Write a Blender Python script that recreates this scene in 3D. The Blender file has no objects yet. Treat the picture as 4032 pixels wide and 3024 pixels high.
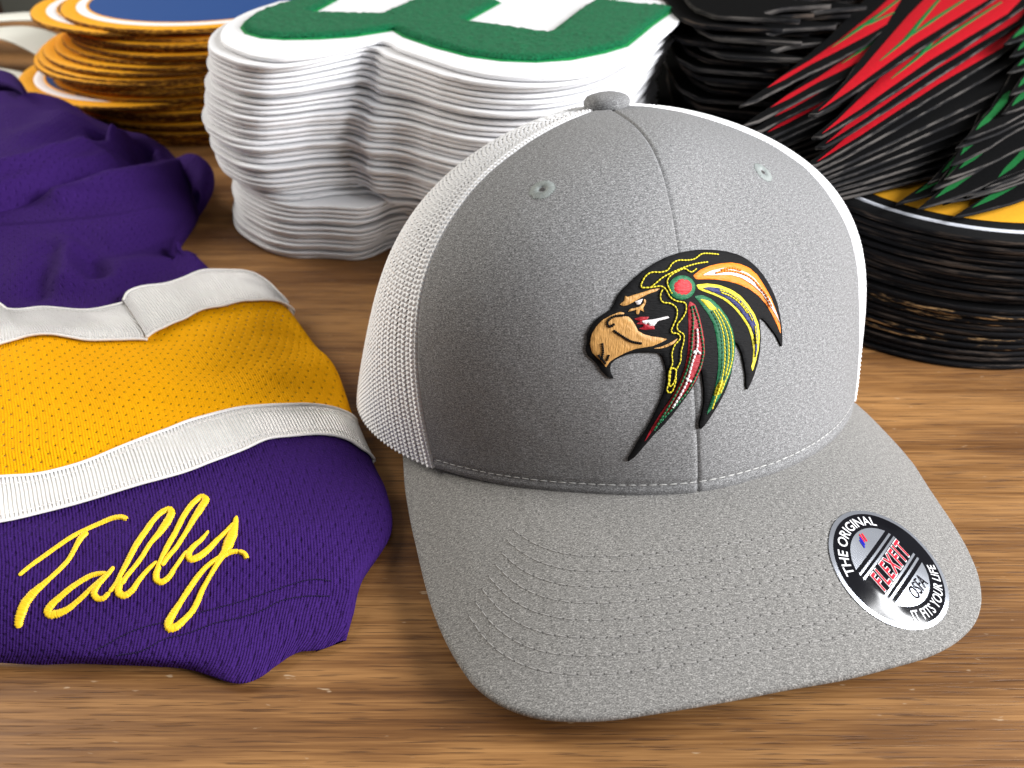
import bpy, bmesh, math, random, json
import numpy as np
from mathutils import Vector, Matrix, noise as mnoise
from mathutils.bvhtree import BVHTree
from mathutils.geometry import delaunay_2d_cdt

# ------------------------------------------------------------------ camera, light, exposure
S = bpy.context.scene
S.render.engine = 'CYCLES'
S.render.resolution_x, S.render.resolution_y = 1024, 768
S.cycles.use_denoising = True
S.cycles.max_bounces = 8
S.view_settings.view_transform = 'Standard'
S.view_settings.look = 'None'
S.view_settings.exposure = 0.0
S.view_settings.gamma = 1.0
cd = bpy.data.cameras.new('camera'); cam = bpy.data.objects.new('camera', cd); S.collection.objects.link(cam)
cam.location = (0, 0, 0.21); cam.rotation_euler = (math.radians(54), 0, 0)
cd.lens = 29; cd.sensor_width = 36; cd.clip_start = 0.005; cd.clip_end = 20
cd.dof.use_dof = True; cd.dof.focus_distance = 0.255; cd.dof.aperture_fstop = 16.0
S.camera = cam
wd = bpy.data.worlds.new('World'); S.world = wd; wd.use_nodes = True
bg = wd.node_tree.nodes['Background']; bg.inputs[0].default_value = (0.90, 0.94, 1.0, 1); bg.inputs[1].default_value = 0.11

def area(name, loc, target, size, power, color):
    l = bpy.data.lights.new(name, 'AREA'); l.shape = 'RECTANGLE'; l.size, l.size_y = size; l.energy = power; l.color = color
    o = bpy.data.objects.new(name, l); S.collection.objects.link(o); o.location = loc
    o.rotation_euler = (Vector(target) - Vector(loc)).to_track_quat('-Z', 'Y').to_euler()
    return o
area('window_light', (1.1, -0.05, 0.64), (0.05, 0.28, 0.03), (0.85, 0.64), 43.0, (0.98, 0.985, 1.0))
area('far_window_light', (-1.25, 0.75, 0.75), (-0.1, 0.35, 0.05), (0.9, 0.9), 23.0, (1.0, 0.95, 0.87))
area('ceiling_light', (-0.1, 0.15, 1.6), (0.0, 0.3, 0.0), (1.0, 1.0), 2.5, (1.0, 0.97, 0.92))

rng = np.random.default_rng(7); random.seed(7)
DATA = json.loads(r'''{"brim":[[-0.04093,0.23753,0.00889],[-0.03995,0.23147,0.00887],[-0.03742,0.21535,0.0088],[-0.03387,0.19928,0.00891],[-0.03016,0.18451,0.00909],[-0.02646,0.17092,0.00929],[-0.02221,0.15832,0.00962],[-0.01592,0.1446,0.01022],[-0.00965,0.13516,0.01091],[-0.00323,0.12955,0.01168],[0.00537,0.12535,0.01269],[0.01618,0.12341,0.01385],[0.02696,0.12333,0.01483],[0.03789,0.12456,0.01561],[0.05522,0.12718,0.01635],[0.0732,0.13083,0.01646],[0.08917,0.13412,0.016],[0.10346,0.13837,0.01512],[0.11734,0.14336,0.01383],[0.12826,0.14953,0.01247],[0.13638,0.15656,0.01121],[0.14218,0.16484,0.01011],[0.14617,0.17475,0.00917],[0.14828,0.18714,0.00841],[0.14878,0.20028,0.00789],[0.14837,0.21436,0.0075],[0.14782,0.23371,0.00693],[0.14458,0.24861,0.00704],[0.1417,0.25854,0.00724],[0.1393,0.26523,0.00746]],
"sticker":{"c":[0.11234,0.16662,0.02204],
"e1":[0.66673,0.74463,-0.03159],
"R":[0.01702,0.01806,0.0209,0.02934]},"emblem":{"c":[0.04997,0.20547,0.07834],
"ex":[0.94228,0.27494,-0.19108],
"ey":[-0.0,0.5707,0.82116],
"n":[0.33482,-0.77376,0.53776],
"poly":{"base":[[-28.16,-1.92],[-28.38,0.29],[-27.53,2.48],[-26.02,4.68],[-23.98,6.22],[-22.31,7.32],[-21.51,8.64],[-20.93,10.4],[-19.45,12.61],[-17.23,14.85],[-14.92,17.11],[-12.04,19.19],[-9.03,21.09],[-4.84,23.08],[-0.41,24.48],[3.79,25.38],[8.2,25.97],[13.43,26.27],[18.78,26.24],[23.45,25.65],[27.36,24.47],[30.79,22.49],[33.48,20.18],[35.75,17.33],[37.6,13.95],[38.77,10.53],[39.26,7.09],[39.42,3.65],[39.33,0.71],[38.61,-2.97],[37.61,-1.28],[36.44,0.65],[34.6,2.55],[32.79,4.44],[30.6,5.92],[29.56,5.79],[29.56,3.38],[29.41,-0.46],[28.67,-4.28],[27.38,-8.09],[25.91,-11.39],[24.26,-14.2],[22.82,-16.3],[22.42,-14.66],[22.48,-11.85],[22.0,-8.57],[21.26,-5.29],[19.91,-2.5],[18.44,-1.58],[17.97,-4.39],[17.51,-8.11],[16.55,-11.82],[14.85,-15.97],[12.51,-20.11],[10.08,-23.78],[8.25,-26.53],[6.89,-27.9],[6.47,-26.04],[6.97,-23.26],[7.48,-19.58],[7.3,-15.9],[6.65,-12.24],[6.12,-9.95],[5.56,-10.41],[4.85,-12.69],[3.03,-15.87],[0.87,-19.06],[-1.56,-22.72],[-3.88,-25.96],[-6.5,-29.22],[-8.57,-32.54],[-10.53,-35.92],[-12.27,-37.79],[-12.46,-36.68],[-11.59,-34.49],[-10.46,-31.13],[-8.82,-27.82],[-7.21,-23.63],[-5.91,-19.49],[-4.91,-15.84],[-4.7,-12.66],[-5.18,-9.04],[-6.28,-6.34],[-7.27,-5.22],[-10.27,-5.0],[-12.98,-5.01],[-15.63,-5.24],[-18.17,-6.13],[-20.21,-7.25],[-21.13,-8.59],[-20.93,-10.39],[-19.7,-12.64],[-21.35,-12.19],[-23.24,-10.39],[-24.97,-8.14],[-26.38,-6.8],[-27.52,-5.91],[-28.34,-4.13]],
"beak":[[-27.33,0.29],[-26.26,2.49],[-24.71,4.37],[-22.63,5.57],[-20.06,6.68],[-18.62,6.39],[-18.56,5.51],[-17.29,5.26],[-16.24,4.3],[-15.09,2.54],[-14.32,1.22],[-12.44,0.25],[-10.1,-0.31],[-7.75,-0.61],[-5.36,-1.04],[-7.67,-2.22],[-9.94,-3.12],[-12.2,-3.44],[-14.85,-3.9],[-17.41,-4.93],[-19.88,-6.27],[-21.67,-7.61],[-22.33,-9.27],[-23.65,-7.61],[-25.41,-6.13],[-26.68,-4.8],[-27.46,-2.58]],
"jaw":[[-9.53,-3.75],[-7.15,-3.29],[-4.83,-2.29],[-2.07,-0.74],[-3.15,-2.28],[-5.26,-3.28],[-7.58,-3.83]],
"brow":[[-20.18,8.79],[-18.88,9.77],[-18.72,11.22],[-17.93,10.88],[-16.21,11.52],[-13.9,12.18],[-11.05,13.13],[-8.12,13.57],[-9.2,12.74],[-11.99,11.78],[-14.09,10.72],[-16.14,9.5],[-17.92,8.59],[-19.17,8.36]],
"socket":[[-17.6,6.71],[-17.19,7.46],[-14.46,8.11],[-13.1,9.19],[-13.0,10.43],[-12.42,10.09],[-12.62,8.76],[-13.29,7.78],[-12.87,6.76],[-14.1,7.32],[-14.5,5.99],[-15.2,6.16],[-15.3,7.31],[-16.7,6.94]],
"eye":[[-15.78,9.68],[-13.47,10.43],[-14.17,8.87],[-15.19,8.81]],
"cheek":[[-15.67,4.74],[-13.87,5.29],[-11.22,5.32],[-11.93,4.43],[-13.49,4.15],[-13.56,3.79],[-11.69,3.37],[-9.59,2.59],[-9.47,1.83],[-12.52,1.58],[-14.14,1.88],[-12.8,2.56],[-13.16,3.09],[-14.91,3.34],[-14.03,3.96]],
"dart":[[-13.36,4.24],[-9.87,4.63],[-5.56,5.59],[-5.16,5.06],[-8.8,4.11],[-9.6,2.81],[-11.1,2.75],[-11.7,3.63],[-12.37,3.0],[-13.19,3.66]],
"orange":[[3.31,17.73],[6.26,19.61],[10.12,21.03],[14.76,22.07],[19.51,22.7],[23.54,22.51],[27.46,21.51],[30.54,19.5],[32.79,16.67],[34.98,13.33],[36.51,9.94],[37.71,6.55],[38.25,3.13],[38.08,1.07],[36.88,3.58],[35.24,6.71],[32.99,10.04],[29.98,12.74],[26.23,14.74],[21.75,16.04],[17.25,16.74],[12.17,17.02],[7.82,16.82],[4.35,16.63]],
"orange_core":[[6.41,17.9],[9.93,19.42],[15.87,20.76],[21.17,20.64],[25.41,19.76],[28.55,18.14],[31.43,15.02],[34.37,11.92],[36.48,7.73],[37.82,4.1],[36.73,6.27],[33.71,10.17],[30.85,13.71],[27.15,16.15],[22.74,18.03],[18.19,18.71],[12.31,18.25]],
"yellow_feather":[[4.3,15.02],[8.32,15.59],[13.24,15.39],[18.2,14.23],[21.87,12.5],[24.8,9.94],[27.06,7.15],[28.34,4.31],[28.58,0.48],[27.77,-3.34],[26.52,-6.67],[24.69,-10.68],[24.15,-9.04],[24.86,-7.62],[25.39,-3.84],[24.93,-0.54],[23.86,2.76],[21.34,6.0],[18.47,8.74],[14.93,10.86],[11.65,12.03],[8.09,12.89],[5.09,13.68]],
"blue_core":[[6.4,14.06],[8.83,14.5],[12.5,14.36],[16.8,13.4],[20.44,11.67],[23.37,9.17],[25.62,6.38],[26.87,3.31],[27.14,-0.02],[26.56,-3.83],[25.56,-6.68],[25.95,-3.36],[25.82,-0.05],[24.84,2.78],[22.31,6.04],[19.44,8.87],[15.91,11.23],[12.31,12.48]],
"green":[[3.37,11.55],[6.27,12.08],[9.75,11.07],[13.17,8.64],[15.94,5.37],[17.47,1.67],[18.14,-2.52],[17.56,-6.71],[16.15,-10.89],[14.11,-15.04],[11.91,-18.81],[8.26,-23.51],[8.62,-21.44],[9.98,-17.31],[10.95,-13.63],[11.63,-9.04],[11.6,-4.44],[11.01,0.16],[10.03,3.82],[7.83,6.98],[5.38,9.66]],
"green_wedge":[[5.04,10.93],[8.5,10.37],[11.61,8.03],[9.02,7.48]],
"green_wedge2":[[12.58,-12.63],[13.54,-13.65],[11.96,-17.33],[10.0,-17.86],[10.81,-15.01]],
"red":[[1.75,10.08],[3.71,9.14],[4.84,6.44],[5.84,2.81],[6.64,-0.83],[6.87,-4.93],[6.04,-8.58],[4.35,-12.68],[2.09,-16.32],[-0.91,-19.97],[-4.19,-23.17],[-6.72,-26.88],[-9.12,-31.69],[-7.97,-27.82],[-5.88,-23.08],[-3.22,-18.49],[-1.34,-14.48],[0.3,-9.95],[1.11,-5.42],[1.33,-0.89],[1.26,3.63],[1.05,8.16]],
"red_core":[[2.41,8.19],[3.12,8.21],[4.23,4.6],[5.33,-0.84],[5.64,-4.94],[4.83,-8.36],[3.24,-12.45],[1.03,-16.09],[-1.77,-19.5],[-5.1,-22.94],[-5.52,-23.17],[-3.02,-19.27],[-0.82,-15.17],[1.05,-10.4],[2.01,-5.64],[2.3,-0.88],[2.21,3.65]],
"ring":[[3.84,14.18],[3.75,13.61],[3.54,13.06],[3.22,12.53],[2.8,12.04],[2.29,11.59],[1.71,11.21],[1.07,10.9],[0.39,10.66],[-0.31,10.51],[-1.02,10.45],[-1.72,10.47],[-2.4,10.58],[-3.04,10.78],[-3.63,11.05],[-4.15,11.39],[-4.59,11.8],[-4.95,12.25],[-5.21,12.75],[-5.36,13.28],[-5.41,13.83],[-5.35,14.38],[-5.19,14.92],[-4.91,15.43],[-4.54,15.92],[-4.08,16.35],[-3.53,16.73],[-2.92,17.04],[-2.25,17.28],[-1.54,17.44],[-0.81,17.52],[-0.08,17.51],[0.64,17.42],[1.34,17.24],[1.97,16.98],[2.54,16.64],[3.02,16.24],[3.4,15.78],[3.67,15.27],[3.81,14.73]],
"disc":[[2.36,14.2],[2.27,13.7],[2.03,13.22],[1.68,12.78],[1.21,12.4],[0.67,12.09],[0.07,11.87],[-0.57,11.74],[-1.21,11.72],[-1.83,11.8],[-2.4,11.99],[-2.91,12.26],[-3.32,12.61],[-3.63,13.02],[-3.82,13.48],[-3.87,13.97],[-3.8,14.46],[-3.6,14.93],[-3.27,15.36],[-2.84,15.74],[-2.31,16.05],[-1.72,16.28],[-1.08,16.41],[-0.42,16.43],[0.22,16.36],[0.83,16.19],[1.37,15.92],[1.8,15.57],[2.13,15.16],[2.31,14.69]]},"line":{"y1":[[14.18,24.75],[10.6,24.74],[6.74,24.3],[4.13,22.71],[0.55,22.02],[-2.23,21.86],[-4.43,20.62],[-5.52,18.99],[-7.59,18.23],[-11.56,17.87],[-13.01,16.72],[-13.95,14.92],[-14.41,13.81],[-12.5,13.63],[-10.09,13.91],[-8.12,14.19],[-6.88,13.78],[-5.87,12.47],[-5.12,11.15],[-2.58,9.87],[0.02,9.49],[0.25,7.23],[-1.05,4.95],[-2.79,2.67],[-2.27,1.33],[-0.51,0.45],[-0.47,-1.81],[-1.13,-4.52],[-1.25,-7.68],[-2.32,-9.94],[-2.33,-13.57],[-3.91,-16.84],[-4.59,-16.39],[-4.37,-14.02],[-4.4,-10.4],[-3.6,-8.14],[-3.98,-5.43],[-2.91,-2.28],[-1.48,-0.92],[-2.0,0.43],[-4.56,0.85],[-4.02,2.65],[-2.83,5.36],[-2.84,7.84],[-4.86,9.27],[-7.69,9.65],[-8.11,11.96],[-7.38,13.32]],
"y2":[[9.3,22.1],[5.21,21.4],[0.42,20.09],[-3.98,18.38],[-7.61,16.58],[-9.85,14.81],[-11.06,13.89]],
"y3":[[4.59,19.83],[2.15,18.58],[0.39,19.58],[-2.38,18.67],[-4.79,17.35],[-6.0,15.83],[-5.61,14.04],[-4.36,12.06]],
"y4":[[-4.08,-9.58],[-2.67,-9.58],[-2.45,-11.76],[-2.99,-14.02],[-3.87,-15.16],[-4.08,-11.75],[-4.07,-9.72]],
"w1":[[3.64,2.09],[3.88,-1.77],[3.62,-4.04],[2.64,-6.77],[1.76,-9.95],[1.16,-12.67],[-0.27,-16.31],[-1.86,-19.5],[-2.71,-21.11]],
"w2":[[2.36,-5.18],[3.52,-4.27],[4.95,-5.49]],
"w3":[[0.43,-12.44],[1.31,-12.9],[2.32,-13.59]],
"g1":[[1.93,8.63],[2.5,5.02],[2.3,0.48],[1.98,-4.05],[1.3,-8.13],[0.03,-12.22],[-1.67,-16.3],[-3.59,-20.41],[-5.58,-24.56],[-7.03,-27.82]],
"g2":[[2.7,8.88],[4.34,4.6],[5.34,0.07],[6.01,-4.02],[5.5,-7.67],[3.81,-11.77],[1.68,-15.86],[-1.36,-19.97],[-4.18,-23.27],[-5.68,-25.49]],
"gy1":[[11.31,8.02],[14.07,4.85],[15.91,1.17],[16.45,-2.54],[16.08,-6.72],[14.84,-10.42],[13.15,-14.11],[11.85,-17.1]],
"gy2":[[9.49,7.5],[11.64,4.32],[12.9,0.65],[13.29,-3.5],[13.17,-7.65],[12.58,-11.34],[11.27,-15.94],[10.06,-19.15],[9.31,-21.68]],
"gy3":[[10.39,7.76],[12.83,4.35],[14.47,0.22],[14.84,-3.95],[14.48,-8.11],[13.41,-11.81]],
"by1":[[12.43,13.66],[16.73,12.83],[20.32,10.71]],
"by2":[[12.98,12.98],[17.24,11.76],[20.81,9.54],[23.08,7.01]],
"by3":[[20.9,10.26],[23.47,7.5],[25.07,4.69]],
"by4":[[25.88,3.28],[26.07,0.43],[26.04,-2.42]],
"o1":[[11.43,18.76],[16.36,19.65],[21.63,19.41],[26.46,18.02],[30.4,15.06]],
"o2":[[13.78,19.76],[18.5,20.65],[22.44,20.19]],
"o3":[[28.56,16.33],[32.14,13.19],[34.27,9.36]],
"k1":[[-21.38,3.29],[-22.74,2.41],[-23.5,3.72],[-22.17,5.13],[-18.67,5.77]],
"k2":[[-21.58,1.4],[-18.68,-0.4],[-16.36,-1.68],[-13.18,-2.33]],
"k3":[[-24.35,-2.14],[-23.81,-4.58],[-23.82,-6.8],[-22.75,-8.14]],
"k4":[[-25.06,-5.47],[-23.97,-7.03]],
"k5":[[-22.11,-5.47],[-22.55,-7.25]]}},"eyelets":[[0.00926,0.23294,0.11172],[0.0846,0.26811,0.10319]],
"crease":[[[0.08556,0.25891,0.09816],[0.09022,0.25445,0.09187],[0.09399,0.24875,0.0845],[0.09647,0.24164,0.07618],[0.09731,0.23401,0.06826]],[[0.08847,0.25929,0.09634],[0.0934,0.25371,0.08886],[0.09652,0.24657,0.08047],[0.09852,0.23943,0.07216]]],
"rows":{"rb1t":[[-0.25013,0.30803,0.024],[-0.24807,0.3114,0.024],[-0.24622,0.31526,0.024],[-0.24397,0.31852,0.024],[-0.24071,0.32005,0.024],[-0.2361,0.3192,0.024],[-0.23063,0.31676,0.024],[-0.2249,0.3132,0.024],[-0.21925,0.30918,0.024],[-0.21481,0.30878,0.024],[-0.21087,0.3093,0.024],[-0.2071,0.31022,0.02399],[-0.20296,0.3104,0.02399],[-0.19863,0.31016,0.02398],[-0.19432,0.30994,0.02396],[-0.18995,0.3096,0.02395],[-0.18576,0.30963,0.02392],[-0.18193,0.3105,0.02388],[-0.17837,0.312,0.02384],[-0.17476,0.31373,0.02378],[-0.17121,0.3158,0.02369],[-0.17137,0.32244,0.02359],[-0.16882,0.3264,0.02346],[-0.16586,0.32967,0.02329],[-0.16251,0.33223,0.02309],[-0.15921,0.33499,0.02283],[-0.15605,0.33817,0.02253],[-0.15292,0.34157,0.02215],[-0.14993,0.34547,0.0217],[-0.14662,0.34875,0.02116],[-0.14277,0.35083,0.02052],[-0.1387,0.35228,0.01976],[-0.1345,0.35325,0.01887],[-0.13028,0.35418,0.01783],[-0.12593,0.35394,0.01662],[-0.12155,0.35249,0.01522],[-0.11738,0.35004,0.01361],[-0.11363,0.34653,0.01175],[-0.11012,0.34344,0.00962],[-0.10714,0.34006,0.0072],[-0.10607,0.33901,0.00396],[-0.10786,0.34076,0.00072],[-0.11287,0.34564,0.00022]],
"rb1b":[[-0.22527,0.26543,0.026],[-0.22261,0.26702,0.026],[-0.21988,0.26857,0.026],[-0.2172,0.27021,0.026],[-0.21464,0.27208,0.026],[-0.21234,0.27437,0.026],[-0.21023,0.27698,0.026],[-0.20788,0.27932,0.026],[-0.20505,0.28101,0.026],[-0.20205,0.2825,0.026],[-0.19897,0.28388,0.02599],[-0.1955,0.28459,0.02599],[-0.19174,0.28475,0.02598],[-0.18777,0.28441,0.02598],[-0.18368,0.28379,0.02596],[-0.17964,0.28326,0.02594],[-0.17562,0.28274,0.02591],[-0.17173,0.2825,0.02588],[-0.16803,0.28273,0.02582],[-0.16445,0.28327,0.02576],[-0.16088,0.28384,0.02567],[-0.15733,0.28448,0.02556],[-0.1537,0.28493,0.02541],[-0.14995,0.28497,0.02523],[-0.14855,0.28959,0.02501],[-0.14641,0.29329,0.02474],[-0.14419,0.29701,0.0244],[-0.14187,0.3007,0.024],[-0.13951,0.30449,0.02351],[-0.13712,0.3084,0.02292],[-0.13455,0.31214,0.02223],[-0.13179,0.31567,0.02141],[-0.12896,0.3192,0.02045],[-0.12607,0.32283,0.01932],[-0.12308,0.32632,0.01801],[-0.11996,0.32968,0.01649],[-0.11673,0.33278,0.01474],[-0.1134,0.33559,0.01273],[-0.11,0.33805,0.01043],[-0.1066,0.33863,0.0078],[-0.1053,0.33938,0.00429],[-0.10747,0.33813,0.00078],[-0.11353,0.33463,0.00023]],
"ym1":[[-0.20911,0.23825,0.028],[-0.20662,0.2399,0.028],[-0.20418,0.24166,0.028],[-0.20172,0.24345,0.028],[-0.1992,0.2452,0.028],[-0.19658,0.24683,0.028],[-0.19381,0.24828,0.028],[-0.19084,0.24945,0.028],[-0.18767,0.2503,0.028],[-0.18433,0.2509,0.028],[-0.18087,0.25129,0.02799],[-0.17732,0.25156,0.02799],[-0.17374,0.25177,0.02798],[-0.17016,0.25199,0.02797],[-0.16661,0.25228,0.02796],[-0.16313,0.2527,0.02794],[-0.1596,0.25305,0.02791],[-0.15604,0.25335,0.02787],[-0.15249,0.25366,0.02781],[-0.14898,0.25408,0.02774],[-0.14555,0.25467,0.02764],[-0.14223,0.25552,0.02752],[-0.13905,0.25672,0.02737],[-0.13604,0.25834,0.02718],[-0.13316,0.26032,0.02694],[-0.13036,0.26258,0.02664],[-0.1276,0.26503,0.02628],[-0.12484,0.26759,0.02584],[-0.12203,0.27015,0.02532],[-0.11921,0.27284,0.02469],[-0.11643,0.27574,0.02394],[-0.11365,0.27883,0.02306],[-0.11087,0.28209,0.02202],[-0.10806,0.28549,0.02081],[-0.10519,0.28895,0.0194],[-0.10225,0.29246,0.01776],[-0.09937,0.2964,0.01587],[-0.09666,0.30118,0.01371],[-0.0942,0.30714,0.01123],[-0.09186,0.31396,0.0084],[-0.09127,0.31534,0.00462],[-0.09226,0.31304,0.00084],[-0.09501,0.30661,0.00025]],
"ym2":[[-0.19548,0.2141,0.028],[-0.19246,0.21495,0.028],[-0.18942,0.21579,0.028],[-0.18636,0.21663,0.028],[-0.1833,0.21748,0.028],[-0.18024,0.21837,0.028],[-0.17719,0.21931,0.028],[-0.17416,0.22031,0.028],[-0.17113,0.22135,0.028],[-0.16811,0.22243,0.028],[-0.16508,0.22355,0.02799],[-0.16206,0.22471,0.02799],[-0.15903,0.2259,0.02798],[-0.15599,0.22712,0.02797],[-0.15295,0.22838,0.02796],[-0.14989,0.22965,0.02794],[-0.14682,0.23094,0.02791],[-0.14374,0.23228,0.02787],[-0.14067,0.23369,0.02781],[-0.13762,0.23519,0.02774],[-0.1346,0.2368,0.02764],[-0.13162,0.23855,0.02752],[-0.12871,0.24051,0.02737],[-0.12588,0.24273,0.02718],[-0.1231,0.24513,0.02694],[-0.12031,0.24766,0.02664],[-0.11749,0.25022,0.02628],[-0.1146,0.25274,0.02584],[-0.11159,0.25515,0.02532],[-0.10852,0.25754,0.02469],[-0.1054,0.25999,0.02394],[-0.10225,0.26253,0.02306],[-0.0991,0.2652,0.02202],[-0.09594,0.26806,0.02081],[-0.09278,0.27111,0.0194],[-0.08961,0.27439,0.01776],[-0.08643,0.27796,0.01587],[-0.08326,0.28184,0.01371],[-0.08007,0.28607,0.01123],[-0.0769,0.29082,0.0084],[-0.076,0.29202,0.00462],[-0.07749,0.29002,0.00084],[-0.08166,0.28439,0.00025]],
"rb2t":[[-0.18486,0.19456,0.027],[-0.1818,0.19533,0.027],[-0.17873,0.19611,0.027],[-0.17565,0.1969,0.027],[-0.17256,0.19768,0.027],[-0.16944,0.19848,0.027],[-0.16632,0.19927,0.027],[-0.16314,0.20001,0.027],[-0.15995,0.20076,0.027],[-0.15686,0.20169,0.027],[-0.15388,0.20285,0.02699],[-0.15097,0.20419,0.02699],[-0.14812,0.20565,0.02698],[-0.14534,0.20729,0.02697],[-0.14263,0.20909,0.02696],[-0.13992,0.21095,0.02694],[-0.13715,0.21279,0.02691],[-0.13433,0.21463,0.02687],[-0.1315,0.21649,0.02682],[-0.12867,0.21844,0.02675],[-0.12585,0.2205,0.02666],[-0.12304,0.22266,0.02654],[-0.12025,0.22493,0.02639],[-0.11747,0.22733,0.0262],[-0.11475,0.22996,0.02597],[-0.11207,0.23278,0.02569],[-0.10916,0.23528,0.02534],[-0.10598,0.23737,0.02492],[-0.10265,0.23923,0.02441],[-0.09923,0.24091,0.02381],[-0.09571,0.24243,0.02308],[-0.09219,0.24403,0.02223],[-0.08867,0.24576,0.02123],[-0.08511,0.24745,0.02006],[-0.08151,0.24908,0.0187],[-0.07789,0.25068,0.01713],[-0.07426,0.25234,0.01531],[-0.07061,0.25407,0.01322],[-0.06703,0.2551,0.01083],[-0.06354,0.25545,0.0081],[-0.0621,0.25587,0.00445],[-0.0645,0.25517,0.00081],[-0.07122,0.25322,0.00024]],
"rb2b":[[-0.17343,0.17286,0.025],[-0.17071,0.17406,0.025],[-0.16796,0.17525,0.025],[-0.16519,0.17646,0.025],[-0.16241,0.17769,0.025],[-0.15965,0.17899,0.025],[-0.15691,0.18036,0.025],[-0.15421,0.18183,0.025],[-0.15149,0.18332,0.025],[-0.14869,0.18476,0.025],[-0.14583,0.18614,0.025],[-0.14291,0.18751,0.02499],[-0.13997,0.18887,0.02499],[-0.13702,0.19027,0.02498],[-0.13404,0.19168,0.02496],[-0.13104,0.19311,0.02494],[-0.12802,0.19455,0.02492],[-0.12497,0.19603,0.02488],[-0.1219,0.19751,0.02483],[-0.11879,0.19899,0.02477],[-0.11567,0.20051,0.02468],[-0.11256,0.20212,0.02457],[-0.10949,0.20388,0.02444],[-0.10644,0.20577,0.02426],[-0.10341,0.20781,0.02405],[-0.10042,0.21002,0.02379],[-0.0975,0.21246,0.02346],[-0.09464,0.21519,0.02307],[-0.09174,0.21799,0.0226],[-0.08878,0.22084,0.02204],[-0.08571,0.22366,0.02137],[-0.08247,0.22625,0.02059],[-0.07906,0.22866,0.01966],[-0.0755,0.2307,0.01858],[-0.07178,0.23242,0.01732],[-0.06798,0.23363,0.01586],[-0.06409,0.23434,0.01417],[-0.06033,0.23424,0.01224],[-0.05678,0.2333,0.01003],[-0.05338,0.23247,0.0075],[-0.05191,0.23221,0.00413],[-0.05437,0.23264,0.00075],[-0.06127,0.23385,0.00023]],
"cm1":[[-0.16835,0.16169,0.022],[-0.16559,0.16271,0.022],[-0.16279,0.16373,0.022],[-0.15998,0.16476,0.022],[-0.15716,0.16581,0.022],[-0.15434,0.16688,0.022],[-0.15151,0.168,0.022],[-0.14868,0.16915,0.022],[-0.14586,0.17034,0.022],[-0.14302,0.17156,0.022],[-0.14016,0.17279,0.022],[-0.13728,0.17404,0.02199],[-0.13438,0.17529,0.02199],[-0.13145,0.17654,0.02198],[-0.1285,0.17782,0.02197],[-0.12553,0.17911,0.02195],[-0.12254,0.18042,0.02193],[-0.11952,0.18174,0.02189],[-0.11648,0.18307,0.02185],[-0.11342,0.1844,0.02179],[-0.11033,0.18575,0.02172],[-0.10722,0.18713,0.02162],[-0.10409,0.18853,0.0215],[-0.10094,0.18997,0.02135],[-0.09777,0.19143,0.02116],[-0.09457,0.19292,0.02093],[-0.09136,0.19445,0.02065],[-0.08816,0.19612,0.0203],[-0.08496,0.19793,0.01989],[-0.08173,0.19976,0.0194],[-0.07844,0.20155,0.01881],[-0.07507,0.20318,0.01812],[-0.07158,0.20459,0.0173],[-0.06801,0.20584,0.01635],[-0.0644,0.20706,0.01524],[-0.06078,0.20841,0.01395],[-0.05718,0.21002,0.01247],[-0.05358,0.21184,0.01077],[-0.04996,0.2139,0.00882],[-0.04633,0.21625,0.0066],[-0.04503,0.21699,0.00363],[-0.0472,0.21575,0.00066],[-0.05327,0.21226,0.0002]],
"cm2":[[-0.16644,0.15467,0.017],[-0.16335,0.15517,0.017],[-0.16024,0.15566,0.017],[-0.15713,0.15616,0.017],[-0.154,0.15666,0.017],[-0.15087,0.15718,0.017],[-0.14774,0.15771,0.017],[-0.14458,0.15821,0.017],[-0.1414,0.15872,0.017],[-0.13823,0.15924,0.017],[-0.13507,0.1598,0.017],[-0.13193,0.16044,0.01699],[-0.12884,0.16117,0.01699],[-0.1258,0.16202,0.01698],[-0.12279,0.16298,0.01697],[-0.11981,0.16402,0.01696],[-0.11683,0.16511,0.01694],[-0.11384,0.16623,0.01692],[-0.11083,0.16734,0.01688],[-0.10777,0.16844,0.01684],[-0.10471,0.16955,0.01678],[-0.10163,0.1707,0.01671],[-0.09854,0.17187,0.01662],[-0.09543,0.17305,0.0165],[-0.09229,0.17425,0.01635],[-0.08913,0.17546,0.01617],[-0.08595,0.17667,0.01596],[-0.08275,0.17792,0.01569],[-0.07953,0.17921,0.01537],[-0.07629,0.18053,0.01499],[-0.07303,0.18188,0.01453],[-0.06974,0.18326,0.014],[-0.06641,0.18465,0.01337],[-0.06307,0.18611,0.01263],[-0.0597,0.18765,0.01178],[-0.05633,0.18932,0.01078],[-0.05294,0.19115,0.00964],[-0.04954,0.19314,0.00832],[-0.04611,0.19532,0.00682],[-0.04265,0.19772,0.0051],[-0.04138,0.19852,0.0028],[-0.04349,0.19718,0.00051],[-0.04939,0.19342,0.00015]],
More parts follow.
